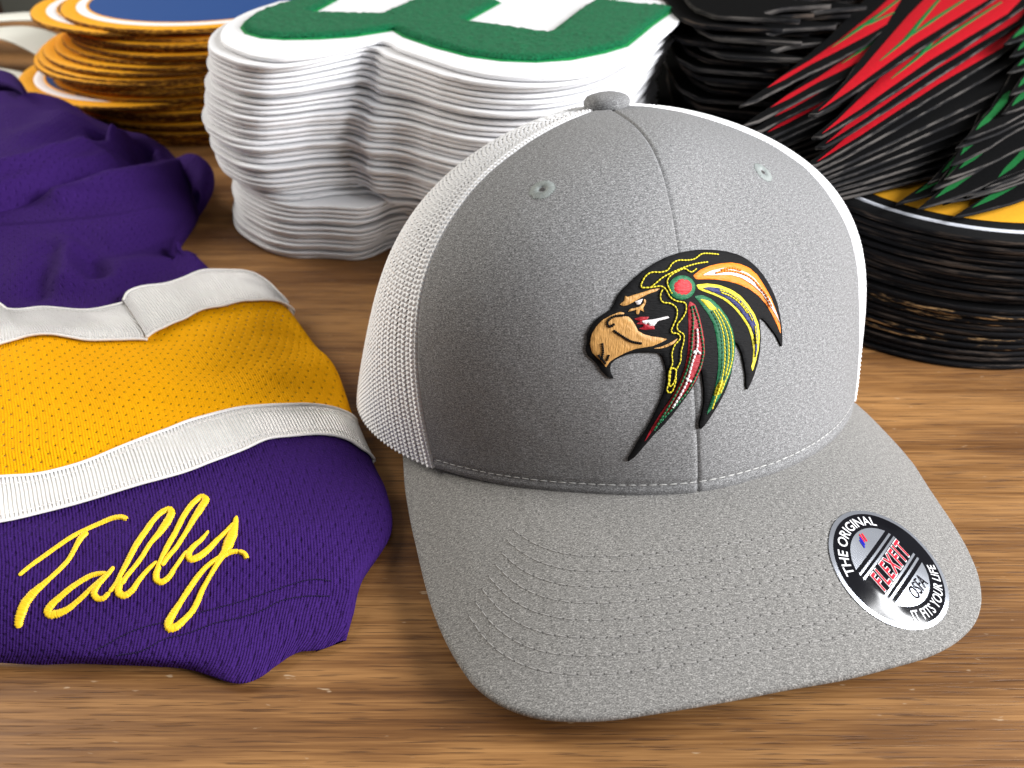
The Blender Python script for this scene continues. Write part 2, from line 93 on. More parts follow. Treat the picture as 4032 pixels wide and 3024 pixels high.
"hem2":[[-0.16566,0.14964,0.012],[-0.16269,0.14995,0.012],[-0.15972,0.15025,0.012],[-0.15674,0.15056,0.012],[-0.15376,0.15087,0.012],[-0.15076,0.15117,0.012],[-0.14775,0.15145,0.012],[-0.14471,0.1517,0.012],[-0.14165,0.1519,0.012],[-0.13857,0.15209,0.012],[-0.1355,0.1523,0.012],[-0.13244,0.15255,0.012],[-0.12942,0.15287,0.012],[-0.12644,0.15328,0.01199],[-0.12348,0.15376,0.01199],[-0.12053,0.15429,0.01198],[-0.1176,0.15488,0.01198],[-0.1147,0.15554,0.01197],[-0.11181,0.15625,0.01195],[-0.10895,0.15705,0.01194],[-0.10611,0.15792,0.01191],[-0.10332,0.15891,0.01188],[-0.10057,0.16001,0.01185],[-0.09784,0.16119,0.0118],[-0.09509,0.16241,0.01174],[-0.09232,0.16363,0.01167],[-0.08949,0.1648,0.01158],[-0.08664,0.16597,0.01147],[-0.08378,0.16717,0.01134],[-0.08088,0.16836,0.01119],[-0.07793,0.1695,0.01101],[-0.07493,0.17056,0.01079],[-0.07189,0.1716,0.01054],[-0.0688,0.17261,0.01024],[-0.06567,0.17354,0.00989],[-0.06249,0.17436,0.00949],[-0.05926,0.175,0.00903],[-0.05597,0.17545,0.0085],[-0.05265,0.17587,0.00789],[-0.04935,0.17638,0.0072],[-0.04786,0.17659,0.00396],[-0.05034,0.17624,0.00072],[-0.05727,0.17527,0.00022]],
"hem1":[[-0.16571,0.14647,0.0075],[-0.16276,0.1467,0.0075],[-0.15982,0.14697,0.0075],[-0.15688,0.14723,0.0075],[-0.15392,0.14747,0.0075],[-0.15092,0.14766,0.0075],[-0.14788,0.14776,0.0075],[-0.14479,0.14777,0.0075],[-0.14166,0.14769,0.0075],[-0.1385,0.14755,0.0075],[-0.13532,0.14737,0.0075],[-0.13215,0.14719,0.0075],[-0.12898,0.14703,0.0075],[-0.12584,0.1469,0.0075],[-0.12272,0.14681,0.00749],[-0.11959,0.14671,0.00749],[-0.11647,0.14662,0.00749],[-0.11335,0.14654,0.00748],[-0.11025,0.14649,0.00747],[-0.10716,0.14647,0.00746],[-0.10409,0.1465,0.00745],[-0.10103,0.14655,0.00743],[-0.09797,0.14662,0.0074],[-0.09493,0.14675,0.00737],[-0.09195,0.14703,0.00734],[-0.08897,0.14738,0.00729],[-0.08602,0.14785,0.00724],[-0.0832,0.14858,0.00717],[-0.08061,0.14975,0.00709],[-0.07825,0.15142,0.00699],[-0.07595,0.15329,0.00688],[-0.07355,0.15507,0.00674],[-0.07098,0.15662,0.00658],[-0.06833,0.15811,0.0064],[-0.0656,0.1595,0.00618],[-0.06276,0.1607,0.00593],[-0.0598,0.16162,0.00564],[-0.05673,0.16233,0.00531],[-0.05362,0.16298,0.00493],[-0.05052,0.16373,0.0045],[-0.04906,0.16406,0.00247],[-0.0515,0.1635,0.00045],[-0.05833,0.16196,0.00013]],
"hem0":[[-0.16802,0.14729,0.003],[-0.16488,0.14726,0.003],[-0.16174,0.14724,0.003],[-0.15861,0.14723,0.003],[-0.15547,0.14719,0.003],[-0.15232,0.14713,0.003],[-0.14914,0.14702,0.003],[-0.14593,0.14682,0.003],[-0.1427,0.14658,0.003],[-0.1395,0.14639,0.003],[-0.13637,0.14633,0.003],[-0.13329,0.14642,0.003],[-0.13023,0.14655,0.003],[-0.12714,0.1466,0.003],[-0.124,0.14653,0.003],[-0.12083,0.1464,0.003],[-0.11766,0.14625,0.00299],[-0.11451,0.14613,0.00299],[-0.11136,0.14603,0.00299],[-0.10822,0.14593,0.00298],[-0.10506,0.14578,0.00298],[-0.10189,0.14562,0.00297],[-0.09873,0.14545,0.00296],[-0.09553,0.14513,0.00295],[-0.09231,0.14451,0.00293],[-0.08904,0.14356,0.00292],[-0.08579,0.14254,0.00289],[-0.08255,0.1415,0.00287],[-0.07939,0.14081,0.00284],[-0.07638,0.141,0.0028],[-0.07379,0.14214,0.00275],[-0.07154,0.14389,0.0027],[-0.06958,0.14609,0.00263],[-0.06749,0.14821,0.00256],[-0.06529,0.15031,0.00247],[-0.06274,0.15178,0.00237],[-0.05966,0.15216,0.00226],[-0.05663,0.15273,0.00213],[-0.05396,0.15423,0.00197],[-0.05135,0.15597,0.0018],[-0.04999,0.1566,0.00099],[-0.05226,0.15556,0.00018],[-0.05862,0.15264,5e-05]],
"under":[[-0.16802,0.14879,0.0009],[-0.16488,0.14876,0.0009],[-0.16174,0.14874,0.0009],[-0.15861,0.14873,0.0009],[-0.15547,0.14869,0.0009],[-0.15232,0.14863,0.0009],[-0.14914,0.14852,0.0009],[-0.14593,0.14832,0.0009],[-0.1427,0.14808,0.0009],[-0.1395,0.14789,0.0009],[-0.13637,0.14783,0.0009],[-0.13329,0.14792,0.0009],[-0.13023,0.14805,0.0009],[-0.12714,0.1481,0.0009],[-0.124,0.14803,0.0009],[-0.12083,0.1479,0.0009],[-0.11766,0.14775,0.0009],[-0.11451,0.14763,0.0009],[-0.11136,0.14753,0.0009],[-0.10822,0.14743,0.0009],[-0.10506,0.14728,0.0009],[-0.10189,0.14712,0.0009],[-0.09873,0.14695,0.0009],[-0.09553,0.14663,0.0009],[-0.09231,0.14601,0.0009],[-0.08904,0.14506,0.0009],[-0.08579,0.14404,0.0009],[-0.08255,0.143,0.0009],[-0.07939,0.14231,0.0009],[-0.07638,0.1425,0.0009],[-0.07379,0.14364,0.0009],[-0.07154,0.14539,0.0009],[-0.06958,0.14759,0.0009],[-0.06749,0.14971,0.0009],[-0.06529,0.15181,0.0009],[-0.06274,0.15328,0.0009],[-0.05966,0.15366,0.0009],[-0.05663,0.15423,0.0009],[-0.05396,0.15423,0.00147],[-0.05135,0.15597,0.0013],[-0.04999,0.1566,0.00049],[-0.05226,0.15556,-0.00032],[-0.05862,0.15264,-0.00045]]},"kink":[-0.17091810583759864,-0.14938471187344884],
"script":[{"n":"T","w":[15,17,19,19,19,20,20,22,24,24,22],
"p":[[-0.14604,0.16433],[-0.14476,0.16645],[-0.14284,0.16929],[-0.14081,0.17185],[-0.13785,0.175],[-0.13456,0.17849],[-0.13169,0.18115],[-0.12863,0.18343],[-0.12539,0.1853],[-0.12319,0.18566],[-0.12089,0.18476]]},{"n":"T","w":[30,26,20,19,19,19,20,26,34,38,38,28],
"p":[[-0.13162,0.17983],[-0.13251,0.178],[-0.13344,0.17411],[-0.13441,0.17038],[-0.13614,0.16674],[-0.1378,0.16401],[-0.13987,0.1614],[-0.14144,0.15944],[-0.1426,0.15715],[-0.14305,0.15493],[-0.14331,0.15317],[-0.14301,0.152]]},{"n":"a","w":[18,20,22,22,22,24,28,32,32,26,22,20,20,20,18,16],
"p":[[-0.12157,0.167],[-0.12376,0.16697],[-0.12613,0.16632],[-0.12853,0.16463],[-0.13083,0.16264],[-0.13331,0.16003],[-0.13519,0.15795],[-0.13588,0.15639],[-0.13525,0.1556],[-0.13333,0.15581],[-0.13072,0.15697],[-0.12836,0.15901],[-0.12555,0.16193],[-0.12284,0.16507],[-0.12099,0.16751],[-0.12026,0.16913]]},{"n":"a","w":[16,20,22,24,24,20,18],
"p":[[-0.12069,0.16773],[-0.12193,0.16571],[-0.12351,0.16299],[-0.12387,0.1613],[-0.12286,0.16018],[-0.12114,0.16011],[-0.1194,0.16178]]},{"n":"l","w":[18,18,20,22,24,24,24,22,26,30,34,26,18,18,18,18,20],
"p":[[-0.1194,0.16178],[-0.11818,0.16401],[-0.11756,0.16704],[-0.1166,0.17144],[-0.11557,0.17564],[-0.1143,0.18045],[-0.11268,0.1855],[-0.11111,0.18819],[-0.10947,0.1893],[-0.10832,0.18825],[-0.1086,0.18545],[-0.1095,0.18244],[-0.1115,0.17727],[-0.11289,0.17279],[-0.11425,0.16967],[-0.11567,0.16684],[-0.11659,0.16416]]},{"n":"l","w":[20,26,28,24,20,18,16,14],
"p":[[-0.11707,0.16595],[-0.11722,0.16338],[-0.11673,0.1617],[-0.11517,0.16135],[-0.11365,0.16251],[-0.11212,0.16586],[-0.11012,0.16946],[-0.10832,0.17179]]},{"n":"l","w":[18,20,22,22,22,22,24,30,30,24,18,18,18,20],
"p":[[-0.10781,0.16986],[-0.10709,0.17352],[-0.10645,0.17753],[-0.10533,0.18264],[-0.10384,0.18873],[-0.10227,0.19324],[-0.10082,0.19531],[-0.09938,0.19434],[-0.09974,0.19112],[-0.10123,0.18623],[-0.10295,0.1809],[-0.10423,0.17628],[-0.1057,0.17325],[-0.10674,0.17075]]},{"n":"l","w":[20,24,24,20,16,14,14],
"p":[[-0.10739,0.17069],[-0.10775,0.16833],[-0.10727,0.16669],[-0.10578,0.16611],[-0.10424,0.16736],[-0.10278,0.17054],[-0.10064,0.17601]]},{"n":"y","w":[10,16,20,24,26,26,22,18,18,18],
"p":[[-0.09596,0.18375],[-0.09751,0.18061],[-0.09939,0.1774],[-0.09988,0.17505],[-0.09877,0.17361],[-0.097,0.17454],[-0.0948,0.17727],[-0.0927,0.18139],[-0.0904,0.18481],[-0.08902,0.1873]]},{"n":"y","w":[16,26,40,40,28,22,18,18,20,22,22,24,30,30,26,20,22,22,20,18,22,20,18],
"p":[[-0.08871,0.18972],[-0.08861,0.18689],[-0.08869,0.18412],[-0.08905,0.1814],[-0.08938,0.17855],[-0.09024,0.17552],[-0.09142,0.17223],[-0.09294,0.16847],[-0.09408,0.16507],[-0.09457,0.16192],[-0.09533,0.15898],[-0.097,0.15618],[-0.0988,0.154],[-0.10032,0.15355],[-0.10101,0.15481],[-0.10061,0.15706],[-0.09924,0.16086],[-0.09772,0.16487],[-0.0959,0.16872],[-0.09368,0.17232],[-0.09056,0.17528],[-0.08763,0.1775],[-0.08545,0.178]]},{"n":"y","w":[18,20,18],
"p":[[-0.08545,0.178],[-0.0836,0.17734],[-0.0826,0.17605]]}],
"hemlines":[[[-0.11997,0.14727],[-0.11698,0.14867],[-0.11221,0.15128],[-0.10734,0.15338],[-0.10169,0.15532],[-0.09576,0.15779],[-0.08915,0.16082],[-0.08234,0.16353],[-0.07555,0.16679],[-0.06866,0.17048],[-0.06286,0.17245],[-0.05592,0.17246]],[[-0.11361,0.1461],[-0.10611,0.14715],[-0.10109,0.15026],[-0.09446,0.15271],[-0.08801,0.15613],[-0.08121,0.15843],[-0.07454,0.16166],[-0.07088,0.16431],[-0.06423,0.16673],[-0.05604,0.16791]]],
"body":[[[-0.25087,0.30861,0.023],[-0.24821,0.30898,0.023],[-0.24558,0.30941,0.023],[-0.24295,0.30988,0.023],[-0.24033,0.31035,0.023],[-0.23769,0.3108,0.023],[-0.23502,0.3112,0.023],[-0.23231,0.31153,0.023],[-0.22954,0.31175,0.023],[-0.2267,0.31185,0.023],[-0.22378,0.31179,0.023],[-0.22075,0.31149,0.023],[-0.21763,0.31102,0.023],[-0.21448,0.31045,0.023],[-0.21132,0.30985,0.023],[-0.20824,0.30938,0.02295],[-0.20525,0.30907,0.02288],[-0.20236,0.30896,0.02281],[-0.19956,0.30906,0.02273],[-0.19676,0.30923,0.02265],[-0.19399,0.30947,0.02257],[-0.19127,0.30982,0.02249],[-0.18862,0.31034,0.0224],[-0.18607,0.31105,0.0223],[-0.18364,0.31201,0.02219],[-0.18135,0.31326,0.02207],[-0.17926,0.3149,0.02193],[-0.17737,0.31697,0.02177],[-0.17565,0.31941,0.02158],[-0.17413,0.32232,0.02125],[-0.17288,0.32583,0.02066],[-0.17163,0.32945,0.02003],[-0.17034,0.3331,0.01934],[-0.16897,0.33669,0.01861],[-0.16749,0.34017,0.0178],[-0.16598,0.34371,0.01693],[-0.16447,0.34737,0.01596],[-0.16296,0.35118,0.0149],[-0.16149,0.3552,0.01372],[-0.16007,0.35947,0.01241],[-0.15871,0.36404,0.01097],[-0.15741,0.36894,0.00936],[-0.15618,0.37419,0.00758],[-0.15503,0.37985,0.0056],[-0.15457,0.38179,0.00308],[-0.15525,0.37887,0.00056],[-0.1573,0.37011,0.00017]],[[-0.25491,0.32086,0.03],[-0.25263,0.32118,0.02993],[-0.25035,0.32151,0.02986],[-0.24806,0.32184,0.02979],[-0.24577,0.32217,0.02972],[-0.24348,0.32249,0.02965],[-0.24118,0.32282,0.02958],[-0.23888,0.32315,0.02951],[-0.23657,0.32348,0.02944],[-0.23426,0.32381,0.02937],[-0.23195,0.32414,0.0293],[-0.22963,0.32447,0.02923],[-0.2273,0.32479,0.02916],[-0.22493,0.32505,0.02909],[-0.22254,0.32527,0.02902],[-0.22026,0.32564,0.02886],[-0.21802,0.3261,0.02864],[-0.21579,0.32658,0.02843],[-0.21357,0.3271,0.02822],[-0.21138,0.32767,0.028],[-0.20922,0.32833,0.02777],[-0.2071,0.3291,0.02755],[-0.20504,0.32999,0.02731],[-0.20305,0.33103,0.02707],[-0.20111,0.33221,0.02681],[-0.19922,0.33351,0.02654],[-0.19737,0.33494,0.02625],[-0.19557,0.3365,0.02593],[-0.19382,0.33819,0.02559],[-0.19219,0.34014,0.02514],[-0.19075,0.34248,0.02451],[-0.18935,0.34497,0.02384],[-0.188,0.3476,0.0231],[-0.1867,0.35041,0.02229],[-0.18546,0.3534,0.02141],[-0.1843,0.35661,0.02042],[-0.18324,0.36012,0.01933],[-0.18229,0.36395,0.01811],[-0.18146,0.36812,0.01675],[-0.18075,0.37267,0.01522],[-0.18017,0.37762,0.01351],[-0.17972,0.38303,0.01158],[-0.17943,0.38892,0.00942],[-0.17929,0.39534,0.007],[-0.17919,0.39734,0.00385],[-0.17934,0.39434,0.0007],[-0.17978,0.38535,0.00021]],[[-0.26375,0.34088,0.036],[-0.26151,0.34138,0.03586],[-0.25926,0.34187,0.03572],[-0.257,0.34237,0.03558],[-0.25474,0.34287,0.03544],[-0.25247,0.34337,0.0353],[-0.2502,0.34387,0.03516],[-0.24792,0.34437,0.03502],[-0.24563,0.34488,0.03488],[-0.24333,0.34538,0.03474],[-0.24103,0.34588,0.0346],[-0.23873,0.34638,0.03446],[-0.23641,0.34688,0.03432],[-0.23407,0.34735,0.03418],[-0.23171,0.34779,0.03404],[-0.22947,0.34841,0.03381],[-0.22727,0.34913,0.03353],[-0.22508,0.34985,0.03324],[-0.22289,0.35061,0.03296],[-0.2207,0.3514,0.03267],[-0.21854,0.35225,0.03237],[-0.21639,0.35316,0.03207],[-0.21428,0.35416,0.03176],[-0.2122,0.35526,0.03144],[-0.21016,0.35647,0.03111],[-0.20817,0.35779,0.03076],[-0.20621,0.35923,0.03039],[-0.20429,0.36077,0.02999],[-0.2024,0.36242,0.02955],[-0.2006,0.36427,0.02903],[-0.19893,0.36641,0.02837],[-0.1973,0.36867,0.02765],[-0.1957,0.37106,0.02686],[-0.19415,0.37359,0.02598],[-0.19265,0.37627,0.02501],[-0.19121,0.37915,0.02392],[-0.18986,0.3823,0.02271],[-0.18861,0.38575,0.02133],[-0.1875,0.38956,0.01978],[-0.18652,0.39379,0.01803],[-0.18571,0.3985,0.01605],[-0.18508,0.40376,0.01381],[-0.18465,0.40966,0.01127],[-0.18446,0.41627,0.0084],[-0.18432,0.41826,0.00462],[-0.18453,0.41527,0.00084],[-0.18516,0.40629,0.00025]],[[-0.27558,0.36475,0.04],[-0.27317,0.36546,0.03979],[-0.27074,0.36615,0.03958],[-0.26829,0.36683,0.03937],[-0.26583,0.3675,0.03916],[-0.26336,0.36818,0.03895],[-0.26089,0.36888,0.03874],[-0.25842,0.36959,0.03853],[-0.25595,0.37033,0.03833],[-0.25349,0.3711,0.03812],[-0.25105,0.37191,0.03791],[-0.24861,0.37278,0.0377],[-0.24618,0.37367,0.03749],[-0.24375,0.37459,0.03728],[-0.24133,0.37555,0.03707],[-0.23897,0.37663,0.03681],[-0.23665,0.3778,0.03653],[-0.23432,0.379,0.03624],[-0.232,0.38023,0.03595],[-0.22968,0.38151,0.03566],[-0.22736,0.38282,0.03537],[-0.22505,0.38418,0.03507],[-0.22275,0.38561,0.03475],[-0.22048,0.38712,0.03443],[-0.21823,0.38871,0.03409],[-0.21599,0.39039,0.03373],[-0.21378,0.39215,0.03335],[-0.21159,0.394,0.03294],[-0.20942,0.39595,0.03249],[-0.2073,0.39804,0.03197],[-0.20527,0.40035,0.03135],[-0.20327,0.40278,0.03066],[-0.20131,0.40539,0.02989],[-0.19949,0.40839,0.02903],[-0.19781,0.4118,0.02805],[-0.19623,0.41556,0.02693],[-0.19474,0.4196,0.02567],[-0.19332,0.42387,0.02421],[-0.19194,0.42831,0.02255],[-0.1906,0.43286,0.02065],[-0.18928,0.43747,0.01846],[-0.18801,0.44225,0.01595],[-0.18693,0.44757,0.01308],[-0.18614,0.45383,0.0098],[-0.18576,0.45579,0.00539],[-0.18633,0.45284,0.00098],[-0.18802,0.444,0.00029]],[[-0.28918,0.39175,0.044],[-0.28673,0.39269,0.04372],[-0.28423,0.39359,0.04344],[-0.28171,0.39447,0.04316],[-0.27917,0.39534,0.04288],[-0.27663,0.39622,0.0426],[-0.27409,0.39713,0.04233],[-0.27155,0.39809,0.04205],[-0.26905,0.39911,0.04177],[-0.26657,0.40021,0.04149],[-0.26412,0.40141,0.04121],[-0.26173,0.40274,0.04093],[-0.25939,0.4042,0.04065],[-0.25709,0.40578,0.04037],[-0.25482,0.40745,0.04009],[-0.25256,0.40919,0.03981],[-0.25029,0.41096,0.03953],[-0.24801,0.41276,0.03924],[-0.2457,0.41454,0.03895],[-0.24335,0.41628,0.03866],[-0.24094,0.41797,0.03836],[-0.23848,0.41957,0.03806],[-0.23598,0.42115,0.03774],[-0.23347,0.42273,0.03742],[-0.23094,0.42432,0.03707],[-0.2284,0.42593,0.03671],[-0.22587,0.42758,0.03632],[-0.22334,0.42929,0.03589],[-0.22083,0.43108,0.03543],[-0.21841,0.43309,0.03486],[-0.21614,0.43545,0.03415],[-0.21391,0.43798,0.03336],[-0.21177,0.44079,0.03249],[-0.20975,0.44397,0.03151],[-0.20784,0.44748,0.03041],[-0.20602,0.4513,0.02917],[-0.20428,0.45541,0.02776],[-0.20263,0.45981,0.02616],[-0.20106,0.46447,0.02433],[-0.19957,0.4694,0.02225],[-0.19818,0.47463,0.01986],[-0.19695,0.4804,0.01714],[-0.19597,0.48698,0.01404],[-0.19532,0.49468,0.0105],[-0.19504,0.49666,0.00578],[-0.19547,0.49369,0.00105],[-0.19673,0.48478,0.00032]],[[-0.30121,0.41742,0.05],[-0.29909,0.41865,0.04965],[-0.29694,0.41986,0.0493],[-0.29477,0.42107,0.04895],[-0.29258,0.42228,0.0486],[-0.29038,0.42349,0.04826],[-0.28817,0.42471,0.04791],[-0.28595,0.42593,0.04756],[-0.28371,0.42718,0.04721],[-0.28148,0.42844,0.04686],[-0.27923,0.42972,0.04651],[-0.27698,0.43103,0.04616],[-0.27474,0.43238,0.04581],[-0.27251,0.43378,0.04546],[-0.27027,0.43522,0.04511],[-0.26827,0.43706,0.04462],[-0.26636,0.43912,0.04406],[-0.26443,0.44118,0.04349],[-0.26248,0.44325,0.04293],[-0.2605,0.44532,0.04236],[-0.25848,0.44738,0.04178],[-0.25644,0.44941,0.04119],[-0.25435,0.45142,0.0406],[-0.25224,0.4534,0.03999],[-0.2501,0.4554,0.03936],[-0.24796,0.45742,0.03872],[-0.24581,0.45948,0.03804],[-0.24367,0.46161,0.03733],[-0.24154,0.46381,0.03659],[-0.23942,0.46606,0.03581],[-0.23726,0.46833,0.03502],[-0.23517,0.47076,0.03416],[-0.23316,0.47344,0.03321],[-0.2313,0.47656,0.03216],[-0.22958,0.48009,0.03098],[-0.22797,0.48395,0.02966],[-0.22646,0.48805,0.02818],[-0.22501,0.49233,0.0265],[-0.22361,0.49671,0.0246],[-0.22225,0.50113,0.02244],[-0.22099,0.50576,0.02],[-0.21993,0.51091,0.01722],[-0.21917,0.5169,0.01407],[-0.2188,0.52407,0.0105],[-0.21856,0.52606,0.00578],[-0.21892,0.52308,0.00105],[-0.21999,0.51414,0.00032]],[[-0.31945,0.45264,0.054],[-0.31754,0.4542,0.05358],[-0.3156,0.45575,0.05316],[-0.31365,0.4573,0.05274],[-0.31167,0.45886,0.05233],[-0.30968,0.46041,0.05191],[-0.30767,0.46197,0.05149],[-0.30564,0.46354,0.05107],[-0.3036,0.46511,0.05065],[-0.30155,0.4667,0.05023],[-0.29948,0.4683,0.04981],[-0.2974,0.46991,0.04939],[-0.29531,0.47155,0.04898],[-0.29324,0.47324,0.04856],[-0.29117,0.47501,0.04814],[-0.28944,0.47737,0.04753],[-0.28786,0.48003,0.04683],[-0.28624,0.48269,0.04612],[-0.28458,0.48531,0.04541],[-0.28286,0.48788,0.0447],[-0.28107,0.49036,0.04398],[-0.2792,0.49273,0.04326],[-0.27726,0.49501,0.04252],[-0.27531,0.49734,0.04177],[-0.27335,0.49972,0.041],[-0.27136,0.50209,0.04021],[-0.26932,0.5044,0.0394],[-0.26723,0.5066,0.03855],[-0.26507,0.50864,0.03766],[-0.26272,0.51028,0.03678],[-0.26008,0.51126,0.03599],[-0.25731,0.51182,0.03511],[-0.25449,0.51218,0.03415],[-0.25174,0.51265,0.03308],[-0.24918,0.51355,0.03188],[-0.24691,0.5152,0.03054],[-0.24504,0.51793,0.02902],[-0.24372,0.52235,0.0273],[-0.24285,0.52811,0.02536],[-0.24216,0.53427,0.02315],[-0.2414,0.53981,0.02063],[-0.24041,0.54398,0.01778],[-0.23945,0.54766,0.01453],[-0.2389,0.55236,0.01085],[-0.23851,0.55432,0.00597],[-0.2391,0.55138,0.00109],[-0.24086,0.54255,0.00033]],[[-0.34465,0.49728,0.054],[-0.34254,0.49834,0.05372],[-0.34042,0.4994,0.05344],[-0.33828,0.50045,0.05316],[-0.33613,0.50149,0.05288],[-0.33397,0.50254,0.0526],[-0.3318,0.50359,0.05233],[-0.32962,0.50464,0.05205],[-0.32743,0.5057,0.05177],[-0.32523,0.50677,0.05149],[-0.32303,0.50785,0.05121],[-0.32082,0.50895,0.05093],[-0.31862,0.51006,0.05065],[-0.31641,0.5112,0.05037],[-0.31421,0.51238,0.05009],[-0.31263,0.51464,0.04953],[-0.31136,0.51746,0.04883],[-0.31007,0.52034,0.04812],[-0.30874,0.52317,0.04741],[-0.30732,0.52588,0.0467],[-0.30578,0.52838,0.04598],[-0.30408,0.53058,0.04525],[-0.30221,0.53245,0.04451],[-0.30033,0.53445,0.04376],[-0.2984,0.53646,0.04299],[-0.29636,0.53819,0.0422],[-0.29413,0.53937,0.04137],[-0.29164,0.53971,0.04052],[-0.28884,0.53895,0.03961],[-0.2856,0.53675,0.03873],[-0.28203,0.53362,0.03791],[-0.27863,0.53079,0.03702],[-0.27555,0.52886,0.03603],[-0.27265,0.52731,0.03492],[-0.27004,0.52647,0.03368],[-0.26789,0.52684,0.03229],[-0.26639,0.52903,0.03071],[-0.26552,0.53309,0.02891],[-0.26508,0.53834,0.02687],[-0.26489,0.54411,0.02455],[-0.26477,0.54978,0.0219],[-0.26486,0.55571,0.01889],[-0.26533,0.56248,0.01546],[-0.26634,0.57058,0.01155],[-0.26649,0.57257,0.00635],[-0.26626,0.56958,0.00115],[-0.26559,0.56061,0.00035]],[[-0.36946,0.5398,0.052],[-0.3674,0.54022,0.05179],[-0.36533,0.54063,0.05158],[-0.36325,0.54104,0.05137],[-0.36117,0.54145,0.05116],[-0.35909,0.54186,0.05095],[-0.357,0.54227,0.05074],[-0.3549,0.54269,0.05053],[-0.35281,0.5431,0.05033],[-0.35071,0.54351,0.05012],[-0.34861,0.54393,0.04991],[-0.34651,0.54436,0.0497],[-0.3444,0.54479,0.04949],[-0.3423,0.54523,0.04928],[-0.3402,0.54568,0.04907],[-0.3385,0.54679,0.04867],[-0.33699,0.54823,0.04817],[-0.33547,0.54967,0.04768],[-0.33394,0.55112,0.04718],[-0.3324,0.55258,0.04668],[-0.33086,0.55404,0.04617],[-0.3293,0.5555,0.04565],[-0.32775,0.55698,0.04512],[-0.32628,0.55869,0.04457],[-0.32487,0.56053,0.04401],[-0.32345,0.56237,0.04342],[-0.32197,0.56406,0.0428],[-0.32037,0.56547,0.04214],[-0.31863,0.56651,0.04144],[-0.31678,0.56731,0.0407],[-0.31483,0.56786,0.03993],[-0.3129,0.56834,0.03908],[-0.31103,0.5688,0.03812],[-0.30926,0.5693,0.03704],[-0.3076,0.56994,0.03582],[-0.30612,0.57078,0.03442],[-0.30486,0.57187,0.03282],[-0.30391,0.57326,0.03099],[-0.30333,0.57502,0.02888],[-0.30314,0.57708,0.02646],[-0.3034,0.57966,0.02368],[-0.30422,0.58315,0.02048],[-0.30571,0.58791,0.01681],[-0.30798,0.59433,0.0126],[-0.30858,0.59624,0.00693],[-0.30768,0.59338,0.00126],[-0.305,0.58479,0.00038]],[[-0.37346,0.5518,0.04],[-0.3714,0.55222,0.03979],[-0.36933,0.55263,0.03958],[-0.36725,0.55304,0.03937],[-0.36517,0.55345,0.03916],[-0.36309,0.55386,0.03895],[-0.361,0.55427,0.03874],[-0.3589,0.55469,0.03853],[-0.35681,0.5551,0.03833],[-0.35471,0.55551,0.03812],[-0.35261,0.55593,0.03791],[-0.35051,0.55636,0.0377],[-0.3484,0.55679,0.03749],[-0.3463,0.55723,0.03728],[-0.3442,0.55768,0.03707],[-0.3425,0.55879,0.03667],[-0.34099,0.56023,0.03617],[-0.33947,0.56167,0.03568],[-0.33794,0.56312,0.03518],[-0.3364,0.56458,0.03468],[-0.33486,0.56604,0.03417],[-0.3333,0.5675,0.03365],[-0.33175,0.56898,0.03312],[-0.33028,0.57069,0.03257],[-0.32887,0.57253,0.03201],[-0.32745,0.57437,0.03142],[-0.32597,0.57606,0.0308],[-0.32437,0.57747,0.03014],[-0.32263,0.57851,0.02944],[-0.32078,0.57931,0.0287],[-0.31883,0.57986,0.02793],[-0.3169,0.58034,0.02708],[-0.31503,0.5808,0.02612],[-0.31326,0.5813,0.02504],[-0.3116,0.58194,0.02382],[-0.31012,0.58278,0.02242],[-0.30886,0.58387,0.02082],[-0.30791,0.58526,0.01899],[-0.30733,0.58702,0.01688],[-0.30714,0.58908,0.01446],[-0.3074,0.59166,0.01168],[-0.30822,0.59515,0.00848],[-0.30971,0.59991,0.00481],[-0.31198,0.60633,0.001],[-0.31258,0.60824,0.001],[-0.31168,0.60538,0.001],[-0.309,0.59679,0.001]],[[-0.37346,0.5548,0.001],[-0.3714,0.55522,0.001],[-0.36933,0.55563,0.001],[-0.36725,0.55604,0.001],[-0.36517,0.55645,0.001],[-0.36309,0.55686,0.001],[-0.361,0.55727,0.001],[-0.3589,0.55769,0.001],[-0.35681,0.5581,0.001],[-0.35471,0.55851,0.001],[-0.35261,0.55893,0.001],[-0.35051,0.55936,0.001],[-0.3484,0.55979,0.001],[-0.3463,0.56023,0.001],[-0.3442,0.56068,0.001],[-0.3425,0.56179,0.001],[-0.34099,0.56323,0.001],[-0.33947,0.56467,0.001],[-0.33794,0.56612,0.001],[-0.3364,0.56758,0.001],[-0.33486,0.56904,0.001],[-0.3333,0.5705,0.001],[-0.33175,0.57198,0.001],[-0.33028,0.57369,0.001],[-0.32887,0.57553,0.001],[-0.32745,0.57737,0.001],[-0.32597,0.57906,0.001],[-0.32437,0.58047,0.001],[-0.32263,0.58151,0.001],[-0.32078,0.58231,0.001],[-0.31883,0.58286,0.001],[-0.3169,0.58334,0.001],[-0.31503,0.5838,0.001],[-0.31326,0.5843,0.001],[-0.3116,0.58494,0.001],[-0.31012,0.58578,0.001],[-0.30886,0.58687,0.001],[-0.30791,0.58826,0.001],[-0.30733,0.59002,0.001],[-0.30714,0.59208,0.001],[-0.3074,0.59466,0.001],[-0.30822,0.59815,0.001],[-0.30971,0.60291,0.001],[-0.31198,0.60933,0.001],[-0.31258,0.61124,0.001],[-0.31168,0.60838,0.001],[-0.309,0.59979,0.001]]],
